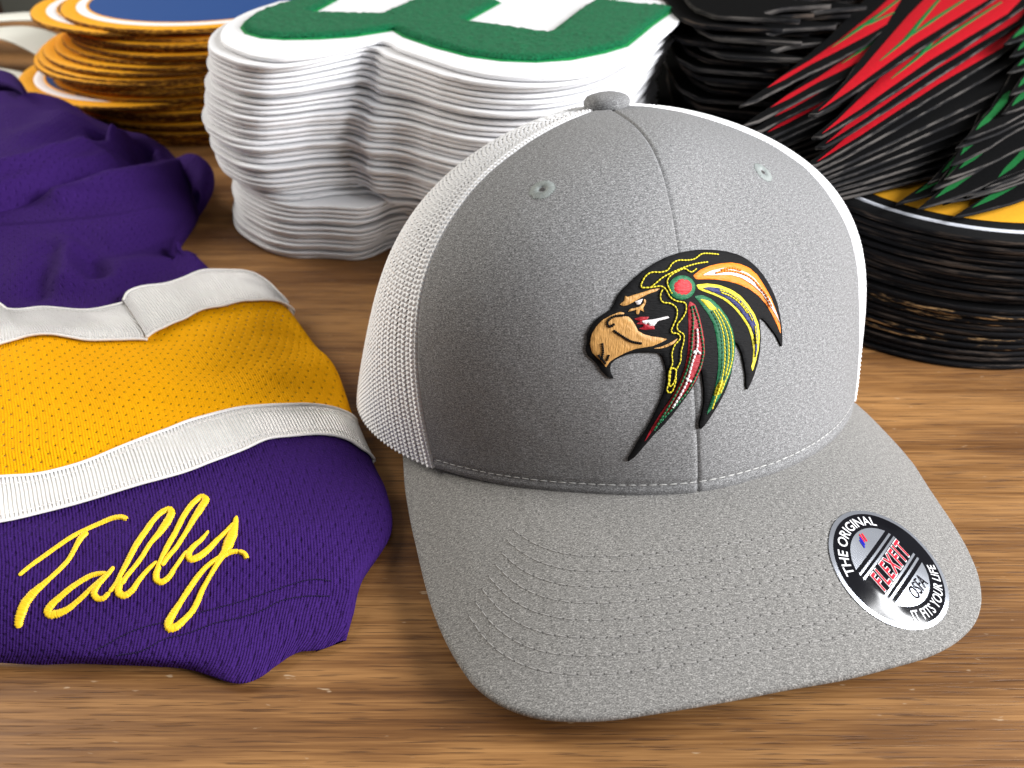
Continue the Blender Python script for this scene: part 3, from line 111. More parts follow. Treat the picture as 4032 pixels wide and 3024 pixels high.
"folds":[{"d":-0.0065,"w":0.0045,"p":[[-0.25627,0.38633],[-0.24372,0.40417],[-0.23719,0.41876],[-0.22603,0.43457],[-0.22193,0.46585]]},{"d":0.006,"w":0.008,"p":[[-0.26446,0.40423],[-0.25059,0.42458],[-0.24103,0.44893],[-0.23595,0.48735]]},{"d":-0.012,"w":0.007,"p":[[-0.22704,0.47881],[-0.22736,0.49403],[-0.23415,0.51565]]},{"d":-0.008,"w":0.006,"p":[[-0.25664,0.50523],[-0.24772,0.48859],[-0.24144,0.47652]]},{"d":0.006,"w":0.01,"p":[[-0.24135,0.47977],[-0.23785,0.50674],[-0.22564,0.50415]]},{"d":0.007,"w":0.01,"p":[[-0.23015,0.39699],[-0.21382,0.42033],[-0.2016,0.45493],[-0.19806,0.47911]]},{"d":-0.006,"w":0.008,"p":[[-0.2032,0.35402],[-0.19901,0.34702],[-0.19347,0.34077]]},{"d":-0.0045,"w":0.009,"p":[[-0.21813,0.35319],[-0.21416,0.3375],[-0.21262,0.32499]]},{"d":0.0045,"w":0.01,"p":[[-0.21405,0.36161],[-0.20762,0.34348],[-0.20385,0.33059]]},{"d":0.004,"w":0.011,"p":[[-0.18518,0.34741],[-0.18849,0.33893],[-0.18186,0.36212],[-0.17815,0.37965]]},{"d":-0.004,"w":0.012,"p":[[-0.18864,0.38325],[-0.19595,0.3694],[-0.2092,0.36849]]},{"d":0.004,"w":0.013,"p":[[-0.2748,0.46195],[-0.2744,0.48515],[-0.27888,0.51459]]}],
"collar":[[[-0.38906,0.60708,0.045],[-0.36333,0.60367,0.045],[-0.35367,0.59862,0.045],[-0.33867,0.58227,0.045],[-0.32413,0.55911,0.045]],[[-0.3619,0.56142,0.052],[-0.33956,0.56142,0.052],[-0.32909,0.55377,0.052],[-0.31641,0.53898,0.052],[-0.30806,0.52831,0.052]],[[-0.37032,0.56844,0.04],[-0.34746,0.56844,0.04],[-0.3406,0.56844,0.04],[-0.33512,0.56656,0.04],[-0.32991,0.56284,0.04]]],
"loopfold":[[-0.2049,0.48525,0.024],[-0.19741,0.48503,0.026],[-0.18791,0.4799,0.027],[-0.1814,0.4727,0.026],[-0.17881,0.46508,0.024],[-0.17897,0.45578,0.02],[-0.18116,0.44917,0.015],[-0.18581,0.44716,0.008]],
"flap":[[[-0.17456,0.38901,0.018],[-0.17218,0.38432,0.016],[-0.16954,0.38824,0.013],[-0.16976,0.39876,0.006]],[[-0.17292,0.38114,0.014],[-0.16725,0.37974,0.014],[-0.16109,0.3794,0.012],[-0.1554,0.38069,0.005]],[[-0.17884,0.3632,0.012],[-0.16664,0.36451,0.012],[-0.1573,0.36635,0.011],[-0.15542,0.38246,0.003]]],
"profile":[0.0,-0.00678,-0.0074,-0.00802,-0.00864,-0.00926,-0.00987,-0.0106,-0.01151,-0.01241,-0.01325,-0.01403,-0.01481,-0.01558,-0.01636,-0.01647,-0.01648,-0.0165,-0.01651,-0.01653,-0.01655,-0.0164,-0.01625,-0.0161,-0.01595,-0.01581,-0.01494,-0.01398,-0.01303,-0.01208,-0.01125,-0.0111,-0.01095,-0.01144,-0.01224,-0.01303,-0.01383,-0.01462,-0.01541,-0.0155],
"number":[[-0.14018,0.537],[-0.15121,0.51017],[-0.15494,0.49],[-0.1546,0.46858],[-0.15177,0.45355],[-0.14507,0.43703],[-0.13454,0.42367],[-0.12287,0.41306],[-0.11091,0.40894],[-0.09862,0.41306],[-0.08424,0.42585],[-0.07455,0.43703],[-0.06782,0.44305],[-0.06339,0.44026],[-0.05621,0.42805],[-0.04352,0.41306],[-0.02589,0.39313],[-0.00979,0.38193],[0.00563,0.3776],[0.021,0.37832],[0.03694,0.38561],[0.05085,0.39894],[0.06007,0.41306],[0.06934,0.4325],[0.08735,0.47378],[0.10652,0.52235]],
"number_green":[[-0.10471,0.53963],[-0.12802,0.53831],[-0.14388,0.5072],[-0.14712,0.48449],[-0.1454,0.46858],[-0.13964,0.456],[-0.12887,0.44635],[-0.11636,0.44305],[-0.099,0.44399],[-0.08216,0.44873],[-0.06803,0.45847],[-0.06308,0.46247],[-0.05615,0.44873],[-0.03917,0.42805],[-0.02139,0.41099],[-0.00484,0.40289],[0.0113,0.40091],[0.02765,0.40489],[0.04503,0.41725],[0.05762,0.43027],[0.06564,0.44873],[0.0762,0.47378],[0.09493,0.51317],[0.04889,0.53505],[0.03918,0.51317],[0.01854,0.45453],[-0.02568,0.48016],[-0.00615,0.53183],[-0.02023,0.5436],[-0.05767,0.54094],[-0.07419,0.49675],[-0.11359,0.50019]],
"number_far":[[0.09504,0.54129],[0.02716,0.54491],[-0.02716,0.55849],[-0.06789,0.55668],[-0.10862,0.55487]],
"crest":[[0.28125,0.58115],[0.14208,0.30548],[0.09391,0.21888],[0.05096,0.14022],[0.01871,0.08633],[-0.00816,0.04387],[-0.03014,0.0117],[-0.02,0.01986],[0.00793,0.05323],[0.03817,0.08769],[0.06339,0.118],[0.08201,0.14689],[0.04135,0.07309],[0.0298,0.05086],[0.01392,0.02404],[-0.00275,0.0],[0.00153,0.0],[0.01501,0.01534],[0.04964,0.05854],[0.09199,0.11196],[0.14431,0.17781],[0.18509,0.22969],[0.23282,0.29212],[0.31169,0.39712],[0.45145,0.58115]],
"crest_red":[[[-0.01154,0.03708],[0.00034,0.05563],[0.0227,0.08498],[0.05035,0.12574],[0.0759,0.16607],[0.10132,0.20637],[0.13028,0.25476],[0.16391,0.31096],[0.14557,0.26923],[0.12543,0.23189],[0.09125,0.16427],[0.06998,0.13694],[0.04359,0.1046],[0.02037,0.07699],[0.00044,0.05086]],[[0.00208,0.00287],[0.01326,0.01986],[0.02676,0.04158],[0.04634,0.07309],[0.06897,0.11196],[0.0904,0.14859],[0.11487,0.1904],[0.14037,0.23189],[0.1778,0.2895],[0.22038,0.2895],[0.18239,0.23189],[0.13301,0.17151],[0.08977,0.118],[0.05398,0.07052],[0.02823,0.03596],[0.01712,0.02194]]],
"crest_lines":[[[0.04136,0.10959],[0.05584,0.13049],[0.07169,0.15372],[0.0942,0.18653],[0.12097,0.2275],[0.14179,0.25952]],[[0.07169,0.15372],[0.08711,0.17151],[0.1064,0.19353]],[[0.05751,0.08229],[0.07182,0.10315],[0.08657,0.1248],[0.11431,0.17151],[0.14787,0.2275],[0.17317,0.26923]],[[0.08732,0.12574],[0.12111,0.17151],[0.16745,0.23189],[0.19261,0.26434]]],
"crest_place":[[0.13116,0.35768,0.0],[0.12716,0.33726,-0.0277],[0.12807,0.3334,-0.04155],[0.12099,0.32026,-0.06926],[0.12345,0.32262,-0.11291],[0.12591,0.32497,-0.15656],[0.12837,0.32732,-0.20021],[0.13083,0.32967,-0.24386],[0.13329,0.33203,-0.28751],[0.13574,0.33438,-0.33116],[0.1382,0.33673,-0.37482],[0.14066,0.33909,-0.41847]],
"plume":[[0.0,0.0],[0.01181,0.01637],[0.03135,0.04283],[0.06116,0.08733],[0.09052,0.1345],[0.13388,0.20546],[0.20599,0.31599],[0.19501,0.25427],[0.10295,0.09774],[0.0675,0.05382],[0.04532,0.03604],[0.02805,0.02025],[0.01091,0.0073]],
"plume_core":[[0.01043,0.0116],[0.01821,0.02321],[0.03088,0.03963],[0.04906,0.0653],[0.05615,0.07244],[0.04475,0.0527],[0.03499,0.03963],[0.02265,0.02421]],
"plume_place":[[0.26975,0.47578,0.0935,0.0],[0.26625,0.45984,0.0909,0.03],[0.25561,0.43867,0.0883,-0.02],[0.24362,0.41033,0.0857,0.02],[0.23024,0.38849,0.0831,0.0],[0.20166,0.36194,0.0805,0.0],[0.19716,0.35843,0.0779,-0.03],[0.1892,0.34383,0.0753,0.05],[0.18392,0.33525,0.0727,-0.05],[0.17763,0.33054,0.0701,0.0],[0.16655,0.31658,0.0675,-0.1],[0.16273,0.3278,0.0649,-0.14],[0.18249,0.31787,0.063,-0.2],[0.18265,0.33685,0.0641,-0.12],[0.18263,0.32802,0.0652,-0.2],[0.19422,0.33239,0.0663,-0.1],[0.20427,0.33836,0.0674,-0.05],[0.1808,0.34141,0.0685,-0.02],[0.20974,0.35729,0.0696,0.02]]}''')
# ---- shared numeric geometry (crown, brim, lofted cloth) ----
CAPP=dict(cx=0.039378,cy=0.283387,cz=0.016848,yaw=10.3016,tilt=-9.35401,roll=-1.36203,a=0.094525,bf=0.105743,bb=0.105687,h=0.100099,
 nb=1.77138,npf=2.936316,nps=1.984508,dz=0.007246,phs=56.93279)
CAPD=[0.014866,0.118842,-0.005743,-0.146135,-0.248644,-0.05601,0.065634,0.03369,-0.041227,-0.0489,0.038115]
def crown_local(phi,t):
    q=CAPP; d=CAPD
    phi,t=np.broadcast_arrays(np.asarray(phi,float),np.asarray(t,float))
    s,cc=np.sin(phi),np.cos(phi)
    den=(np.abs(s)**q['nb']+np.abs(cc)**q['nb'])**(-1/q['nb'])
    bx=q['a']*s*den; by=np.where(cc>0,-q['bf']*cc*den,-q['bb']*cc*den)
    w=np.clip(cc,0,1)**2
    n=q['npf']*w+q['nps']*(1-w)
    ct=np.clip(np.cos(t),0,1); st=np.clip(np.sin(t),0,1)
    r=ct**(2/n); z=q['h']*st**(2/n)
    zb=-q['dz']*np.where(cc>0,s**2,1)
    zz=zb*(1-st)+z
    u=np.sin(2*t); v=np.sin(4*t)*.5; w0=ct**2
    m=1+u*(d[0]+d[1]*s+d[2]*cc+d[3]*np.cos(2*phi)+d[4]*np.sin(2*phi))+v*(d[5]+d[6]*s+d[7]*cc)+w0*(d[8]*s+d[9]*np.cos(2*phi)+d[10]*np.sin(2*phi))
    return np.stack([bx*r*m,by*r*m,zz],-1)
def cap_world(L):
    q=CAPP; ya,ti,ro=np.radians([q['yaw'],q['tilt'],q['roll']])
    Rx=np.array([[1,0,0],[0,np.cos(ti),-np.sin(ti)],[0,np.sin(ti),np.cos(ti)]])
    Ry=np.array([[np.cos(ro),0,np.sin(ro)],[0,1,0],[-np.sin(ro),0,np.cos(ro)]])
    Rz=np.array([[np.cos(ya),-np.sin(ya),0],[np.sin(ya),np.cos(ya),0],[0,0,1]])
    P=L@(Rz@Rx@Ry).T+np.array([q['cx'],q['cy'],q['cz']])
    return P
_TF=np.concatenate([np.linspace(0,.12,60)[:-1]**1.0,np.linspace(.12,1.45,160)[:-1],np.linspace(1.45,np.pi/2,60)])
def crown_t(phi,w):
    """height parameter t at arc-length fraction w along the meridian phi (1-d phi, 1-d w -> grid)"""
    out=np.empty((len(phi),len(w))); ln=np.empty(len(phi))
    for i,p in enumerate(phi):
        P=crown_local(p,_TF); d=np.concatenate([[0],np.cumsum(np.linalg.norm(np.diff(P,axis=0),axis=1))])
        out[i]=np.interp(w*d[-1],d,_TF); ln[i]=d[-1]
    return out,ln
def grid_normals(P):
    du=np.gradient(P,axis=0); dv=np.gradient(P,axis=1)
    n=np.cross(du,dv); l=np.linalg.norm(n,axis=2,keepdims=True); n=n/np.maximum(l,1e-12)
    return n
def crown_grid(phi,w):
    t,ln=crown_t(phi,w); P=cap_world(crown_local(phi[:,None],t)); P[...,2]=np.maximum(P[...,2],.0008)
    return P,ln
def resample(P,n):
    P=np.asarray(P,float); d=np.concatenate([[0],np.cumsum(np.linalg.norm(np.diff(P,axis=0),axis=1))])
    # smooth (Catmull-Rom in arc length), then even spacing
    u=np.linspace(0,d[-1],n); k=np.clip(np.searchsorted(d,u,side='right')-1,0,len(P)-2)
    h=(d[k+1]-d[k])[:,None]; x=((u-d[k])[:,None])/np.maximum(h,1e-12)
    m=np.gradient(P,d,axis=0) if len(P)>2 else np.repeat((P[1:]-P[:1])/d[-1],2,0)
    a,b,ma,mb=P[k],P[k+1],m[k]*h,m[k+1]*h
    return (2*x**3-3*x**2+1)*a+(x**3-2*x**2+x)*ma+(-2*x**3+3*x**2)*b+(x**3-x**2)*mb
def loft(rows,ncol,per):
    """rows: list of polylines; smooth surface through them -> (n,ncol,3)"""
    R=np.stack([resample(r,ncol) for r in rows]); out=[]
    for k in range(len(R)-1):
        a,b=R[k],R[k+1]
        ma=(R[min(k+1,len(R)-1)]-R[max(k-1,0)])/2; mb=(R[min(k+2,len(R)-1)]-R[k])/2
        for x in np.linspace(0,1,per[k],endpoint=False):
            out.append((2*x**3-3*x**2+1)*a+(x**3-2*x**2+x)*ma+(-2*x**3+3*x**2)*b+(x**3-x**2)*mb)
    out.append(R[-1]); return np.stack(out)
PHL,PHR=np.radians(-63.),np.radians(64.)
def brim_grid(outer,ns,nt):
    """top of the brim: from the crown seam (t=0) to the outline (t=1)"""
    ph=np.linspace(PHL,PHR,ns); inn=cap_world(crown_local(ph,np.zeros(ns)))
    out=resample(outer,ns); cen=np.array([CAPP['cx'],CAPP['cy']]); d=cen-inn[:,:2]; d/=np.linalg.norm(d,axis=1,keepdims=True)
    inn=inn.copy(); inn[:,:2]+=.010*d; inn[:,2]+=.0019                      # tucked in under the crown
    t=np.linspace(0,1,nt)[None,:,None]
    P=inn[:,None]*(1-t)+out[:,None]*t
    P[...,2]+=.0036*np.sin(np.pi*t[...,0])*np.sin(np.linspace(0,np.pi,ns))[:,None]
    return P
def crown_grid_v(PHI,w):
    """like crown_grid, with an azimuth that varies along each meridian: PHI (n,m), w (m)"""
    p=np.linspace(PHI.min(),PHI.max(),160); T,ln=crown_t(p,w); t=np.stack([np.interp(PHI[:,j],p,T[:,j]) for j in range(len(w))],1)
    P=cap_world(crown_local(PHI,t)); P[...,2]=np.maximum(P[...,2],.0008); return P,np.interp(PHI,p,ln)
SEAMR=lambda w:np.radians(np.interp(w,[0,.08,.164,.241,.304,.375,.462,.535,.65,1],[61,61.3,63.5,66.5,70.5,74,77.5,81.5,84,84]))
# ------------------------------------------------------------------ object helpers
COL = S.collection
def tag(o, label=None, cat=None, group=None, kind=None):
    for k, v in (('label', label), ('category', cat), ('group', group), ('kind', kind)):
        if v: o[k] = v
    return o
def empty(name, loc, label, cat, group=None):
    o = bpy.data.objects.new(name, None); COL.objects.link(o); o.location = loc; o.empty_display_size = 0.02
    return tag(o, label, cat, group)
def origin(o):
    v = Vector((0, 0, 0))
    while o is not None: v = v + o.location; o = o.parent
    return v
def mesh_obj(name, V, F, mats, parent=None, uv=None, smooth=True, mi=None, loc=None):
    """V in world coordinates (or already local when parent is None and loc given); F list of index tuples or an (n,3|4) array"""
    me = bpy.data.meshes.new(name); V = np.asarray(V, float)
    if parent is not None: V = V - np.array(origin(parent))
    if isinstance(F, np.ndarray):
        n, k = F.shape
        me.vertices.add(len(V)); me.vertices.foreach_set('co', V.astype(np.float32).ravel())
        me.loops.add(n * k); me.loops.foreach_set('vertex_index', F.astype(np.int32).ravel())
        me.polygons.add(n); me.polygons.foreach_set('loop_start', np.arange(0, n * k, k, dtype=np.int32))
        me.update(calc_edges=True)
    else:
        me.from_pydata(V.tolist(), [], F)
    me.validate()
    if uv is not None:
        L = me.uv_layers.new(name='UVMap'); idx = np.empty(len(me.loops), np.int32); me.loops.foreach_get('vertex_index', idx)
        L.data.foreach_set('uv', np.asarray(uv, np.float32)[idx].ravel())
    if smooth: me.polygons.foreach_set('use_smooth', np.ones(len(me.polygons), bool))
    for m in (mats if isinstance(mats, (list, tuple)) else [mats]): me.materials.append(m)
    if mi is not None: me.polygons.foreach_set('material_index', np.asarray(mi, np.int32))
    me.update()
    o = bpy.data.objects.new(name, me); COL.objects.link(o)
    if parent is not None: o.parent = parent
    if loc is not None: o.location = loc
    return o
def grid_faces(n, m, flip=False):
    i, j = np.meshgrid(np.arange(n - 1), np.arange(m - 1), indexing='ij'); a = (i * m + j).ravel()
    F = np.stack([a, a + m, a + m + 1, a + 1], 1)
    return F[:, ::-1].copy() if flip else F
def bvh(V, F):
    return BVHTree.FromPolygons([tuple(v) for v in V], [tuple(int(x) for x in f) for f in F])
def smooth_noise(P, sc, seed=0):
    return np.array([mnoise.noise(Vector((float(p[0]) * sc + seed * 7.3, float(p[1]) * sc - seed * 3.1, float(p[2]) * sc + seed))) for p in P])

# ------------------------------------------------------------------ materials
def mat(name):
    m = bpy.data.materials.new(name); m.use_nodes = True
    nt = m.node_tree; p = nt.nodes['Principled BSDF']
    return m, nt, p
def nd(nt, t, **kw):
    n = nt.nodes.new(t)
    for k, v in kw.items():
        if hasattr(n, k): setattr(n, k, v)
        else: n.inputs[k.replace('_', ' ')].default_value = v
    return n
def lk(nt, a, b): nt.links.new(a, b)
def ramp(nt, fac, stops):
    r = nt.nodes.new('ShaderNodeValToRGB'); el = r.color_ramp.elements
    while len(el) < len(stops): el.new(0.5)
    for e, (p, c) in zip(el, stops): e.position = p; e.color = (*c, 1) if len(c) == 3 else c
    lk(nt, fac, r.inputs[0]); return r.outputs[0]
def mapped(nt, src, scale, rot=(0, 0, 0)):
    tc = nt.nodes.new('ShaderNodeTexCoord'); mp = nt.nodes.new('ShaderNodeMapping')
    mp.inputs['Scale'].default_value = scale; mp.inputs['Rotation'].default_value = rot
    lk(nt, tc.outputs[src], mp.inputs[0]); return mp.outputs[0]
def bump(nt, p, h, strength=0.5, dist=0.001):
    b = nt.nodes.new('ShaderNodeBump'); b.inputs['Strength'].default_value = strength; b.inputs['Distance'].default_value = dist
    lk(nt, h, b.inputs['Height']); lk(nt, b.outputs[0], p.inputs['Normal']); return b
def math_(nt, op, a, b=None, c=None):
    n = nt.nodes.new('ShaderNodeMath'); n.operation = op
    for i, v in enumerate((a, b, c)):
        if v is None: continue
        if isinstance(v, (int, float)): n.inputs[i].default_value = v
        else: lk(nt, v, n.inputs[i])
    return n.outputs[0]
def noise_(nt, vec, scale, detail=3.0, rough=0.55):
    n = nt.nodes.new('ShaderNodeTexNoise'); n.inputs['Scale'].default_value = scale; n.inputs['Detail'].default_value = detail
    n.inputs['Roughness'].default_value = rough; lk(nt, vec, n.inputs['Vector']); return n.outputs['Fac']
def mixc(nt, f, a, b, mode='MIX'):
    n = nt.nodes.new('ShaderNodeMix'); n.data_type = 'RGBA'; n.blend_type = mode
    for s, v in ((n.inputs[0], f), (n.inputs[6], a), (n.inputs[7], b)):
        if isinstance(v, (int, float)): s.default_value = v
        elif isinstance(v, tuple): s.default_value = (*v, 1) if len(v) == 3 else v
        else: lk(nt, v, s)
    return n.outputs[2]
def simple(name, col, rough=0.6, spec=0.5, var=0.0, vscale=300.0, bstr=0.0, metallic=0.0, sheen=0.0, bdist=0.0004):
    m, nt, p = mat(name)
    p.inputs['Base Color'].default_value = (*col, 1); p.inputs['Roughness'].default_value = rough
    p.inputs['Specular IOR Level'].default_value = spec; p.inputs['Metallic'].default_value = metallic
    if sheen: p.inputs['Sheen Weight'].default_value = sheen; p.inputs['Sheen Roughness'].default_value = 0.5
    if var or bstr:
        f = noise_(nt, mapped(nt, 'Object', (1, 1, 1)), vscale, 4.0, 0.65)
        if var:
            lo = tuple(max(0, c * (1 - var)) for c in col); hi = tuple(min(1, c * (1 + var)) for c in col)
            lk(nt, ramp(nt, f, [(0.3, lo), (0.7, hi)]), p.inputs['Base Color'])
        if bstr: bump(nt, p, f, bstr, bdist)
    return m
def heather(name, tint=(1, 1, 1), gain=1.0):
    """melange knit: short pale and dark flecks lying along the courses"""
    m, nt, p = mat(name)
    a = noise_(nt, mapped(nt, 'UV', (1500, 4600, 1)), 1.0, 2.0, 0.6)
    b = noise_(nt, mapped(nt, 'UV', (3200, 3200, 1)), 1.0, 1.0, 0.5)
    c = noise_(nt, mapped(nt, 'UV', (500, 1500, 1)), 1.0, 2.0, 0.5)
    s = math_(nt, 'ADD', math_(nt, 'MULTIPLY', a, 0.55), math_(nt, 'ADD', math_(nt, 'MULTIPLY', b, 0.25), math_(nt, 'MULTIPLY', c, 0.20)))
    g = lambda v: tuple(v * gain * t for t in tint)
    col = ramp(nt, s, [(0.38, g(0.072)), (0.46, g(0.17)), (0.53, g(0.262)), (0.61, g(0.49))])
    lk(nt, col, p.inputs['Base Color']); p.inputs['Roughness'].default_value = 0.85; p.inputs['Specular IOR Level'].default_value = 0.25
    p.inputs['Sheen Weight'].default_value = 0.03
    bump(nt, p, s, 0.14, 0.0003)
    return m
def knit(name, col, hole=None, fuzz=0.25, pitch=(0.0052, 0.0030)):
    """jersey knit: fine courses and small staggered eyelets (real openings where hole is set)"""
    m, nt, p = mat(name)
    uv = mapped(nt, 'UV', (1, 1, 1)); sp = nt.nodes.new('ShaderNodeSeparateXYZ'); lk(nt, uv, sp.inputs[0])
    jit = noise_(nt, mapped(nt, 'UV', (60, 60, 1)), 1.0, 1.0)
    u = math_(nt, 'DIVIDE', sp.outputs[0], pitch[0]); v = math_(nt, 'ADD', math_(nt, 'DIVIDE', sp.outputs[1], pitch[1]), math_(nt, 'MULTIPLY', jit, 0.25))
    row = math_(nt, 'FLOOR', v); sh = math_(nt, 'MULTIPLY', math_(nt, 'MODULO', row, 2.0), 0.5)
    fu = math_(nt, 'SUBTRACT', math_(nt, 'FRACT', math_(nt, 'ADD', u, sh)), 0.5); fv = math_(nt, 'SUBTRACT', math_(nt, 'FRACT', v), 0.5)
    du = math_(nt, 'MULTIPLY', fu, pitch[0]); dv = math_(nt, 'MULTIPLY', fv, pitch[1] * 0.75)
    d = math_(nt, 'SQRT', math_(nt, 'ADD', math_(nt, 'MULTIPLY', du, du), math_(nt, 'MULTIPLY', dv, dv)))
    f = noise_(nt, mapped(nt, 'UV', (900, 2200, 1)), 1.0, 3.0, 0.6)
    wv = nt.nodes.new('ShaderNodeTexWave'); wv.wave_type = 'BANDS'; wv.bands_direction = 'X'; wv.inputs['Scale'].default_value = 1.0
    wv.inputs['Distortion'].default_value = 1.2; lk(nt, mapped(nt, 'UV', (330, 60, 1)), wv.inputs['Vector'])
    lo = tuple(c * (1 - fuzz) for c in col); hi = tuple(min(1, c * (1 + fuzz)) for c in col)
    lk(nt, ramp(nt, f, [(0.32, lo), (0.68, hi)]), p.inputs['Base Color'])
    p.inputs['Roughness'].default_value = 0.85; p.inputs['Specular IOR Level'].default_value = 0.06
    dip = nt.nodes.new('ShaderNodeMapRange'); dip.inputs['From Min'].default_value = 0.0; dip.inputs['From Max'].default_value = 0.0009
    lk(nt, d, dip.inputs['Value'])
    h = math_(nt, 'ADD', math_(nt, 'MULTIPLY', dip.outputs[0], 1.1), math_(nt, 'ADD', math_(nt, 'MULTIPLY', f, 0.6), math_(nt, 'MULTIPLY', wv.outputs['Fac'], 0.35)))
    bump(nt, p, h, 0.9, 0.0008)
    if hole:
        tr = nt.nodes.new('ShaderNodeBsdfTransparent'); mx = nt.nodes.new('ShaderNodeMixShader')
        op = math_(nt, 'LESS_THAN', d, hole); lk(nt, math_(nt, 'MULTIPLY', op, 0.6), mx.inputs[0])
        lk(nt, p.outputs[0], mx.inputs[1]); lk(nt, tr.outputs[0], mx.inputs[2])
        lk(nt, mx.outputs[0], nt.nodes['Material Output'].inputs[0])
    return m
def ribbon_mat(name):
    m, nt, p = mat(name)
    wv = nt.nodes.new('ShaderNodeTexWave'); wv.bands_direction = 'X'; wv.inputs['Scale'].default_value = 1.0; wv.inputs['Distortion'].default_value = 0.5
    lk(nt, mapped(nt, 'UV', (265, 20, 1)), wv.inputs['Vector'])
    f = noise_(nt, mapped(nt, 'UV', (500, 90, 1)), 1.0, 2.0)
    lk(nt, ramp(nt, f, [(0.3, (0.86, 0.83, 0.81)), (0.7, (0.92, 0.90, 0.88))]), p.inputs['Base Color'])
    p.inputs['Roughness'].default_value = 0.30; p.inputs['Specular IOR Level'].default_value = 0.7; p.inputs['Sheen Weight'].default_value = 0.2
    bump(nt, p, wv.outputs['Fac'], 0.9, 0.0009)
    return m
def satin(name, col, pitch=2600.0, rough=0.5, axis='Y', spec=0.25):
    """satin stitch: parallel threads"""
    m, nt, p = mat(name)
    f = noise_(nt, mapped(nt, 'UV', (pitch, 420, 1) if axis == 'X' else (420, pitch, 1)), 1.0, 2.0, 0.6)
    lo = tuple(c * 0.80 for c in col); hi = tuple(min(1, c * 1.15) for c in col)
    lk(nt, ramp(nt, f, [(0.3, lo), (0.7, hi)]), p.inputs['Base Color']); p.inputs['Roughness'].default_value = rough
    p.inputs['Specular IOR Level'].default_value = spec
    bump(nt, p, f, 0.7, 0.0003); return m
def worldpos(nt, scale):
    g = nt.nodes.new('ShaderNodeNewGeometry'); mp = nt.nodes.new('ShaderNodeMapping'); mp.inputs['Scale'].default_value = scale; lk(nt, g.outputs['Position'], mp.inputs[0]); return mp.outputs[0]
def edge_mat(name, base, fray, thr, scale=(60, 60, 900), rough=0.8):
    """cut edge of a patch: base felt with frayed pale threads lying along the cut"""
    m, nt, p = mat(name)
    f = noise_(nt, worldpos(nt, scale), 1.0, 4.0, 0.7); g = noise_(nt, worldpos(nt, (35, 35, 300)), 1.0, 3.0, 0.6)
    s = math_(nt, 'MULTIPLY', f, math_(nt, 'ADD', g, 0.5))
    lk(nt, ramp(nt, s, [(thr, base), (thr + 0.13, fray)]), p.inputs['Base Color']); p.inputs['Roughness'].default_value = rough
    p.inputs['Specular IOR Level'].default_value = 0.08
    bump(nt, p, noise_(nt, mapped(nt, 'Object', (1500, 1500, 1500)), 1.0, 3.0), 0.5, 0.0004); return m
def wood():
    m, nt, p = mat('varnished_wood')
    rot = (0, 0, math.radians(10))
    big = noise_(nt, mapped(nt, 'Object', (3.0, 17, 1), rot), 1.0, 5.0, 0.62)
    wob = noise_(nt, mapped(nt, 'Object', (5, 11, 1), rot), 1.0, 2.0, 0.5)
    mid = noise_(nt, mapped(nt, 'Object', (5, 170, 1), rot), 1.0, 4.0, 0.65)
    fine = noise_(nt, mapped(nt, 'Object', (26, 1100, 1), rot), 1.0, 3.0, 0.6)
    pore = noise_(nt, mapped(nt, 'Object', (55, 1500, 1), rot), 1.0, 2.0, 0.5)
    s = math_(nt, 'ADD', math_(nt, 'MULTIPLY', big, 0.46), math_(nt, 'ADD', math_(nt, 'MULTIPLY', mid, 0.24), math_(nt, 'ADD', math_(nt, 'MULTIPLY', fine, 0.24), math_(nt, 'MULTIPLY', wob, 0.16))))
    c = ramp(nt, s, [(0.385, (0.036, 0.014, 0.005)), (0.46, (0.105, 0.043, 0.013)), (0.525, (0.180, 0.080, 0.024)), (0.62, (0.36, 0.180, 0.060))])
    pm = nt.nodes.new('ShaderNodeMapRange'); pm.inputs['From Min'].default_value = 0.58; pm.inputs['From Max'].default_value = 0.66; lk(nt, pore, pm.inputs['Value'])
    c = mixc(nt, math_(nt, 'MULTIPLY', pm.outputs[0], 0.62), c, (0.05, 0.02, 0.008))
    sc = noise_(nt, mapped(nt, 'Object', (110, 420, 1), (0, 0, math.radians(35))), 1.0, 2.0, 0.7)
    sm = nt.nodes.new('ShaderNodeMapRange'); sm.inputs['From Min'].default_value = 0.695; sm.inputs['From Max'].default_value = 0.76; lk(nt, sc, sm.inputs['Value'])
    c = mixc(nt, math_(nt, 'MULTIPLY', sm.outputs[0], 0.5), c, (0.55, 0.42, 0.28))
    lk(nt, c, p.inputs['Base Color'])
    lk(nt, ramp(nt, mid, [(0.3, (0.42,) * 3), (0.7, (0.60,) * 3)]), p.inputs['Roughness'])
    p.inputs['Specular IOR Level'].default_value = 0.32
    bump(nt, p, math_(nt, 'SUBTRACT', math_(nt, 'MULTIPLY', fine, 0.5), pm.outputs[0]), 0.35, 0.0004); return m

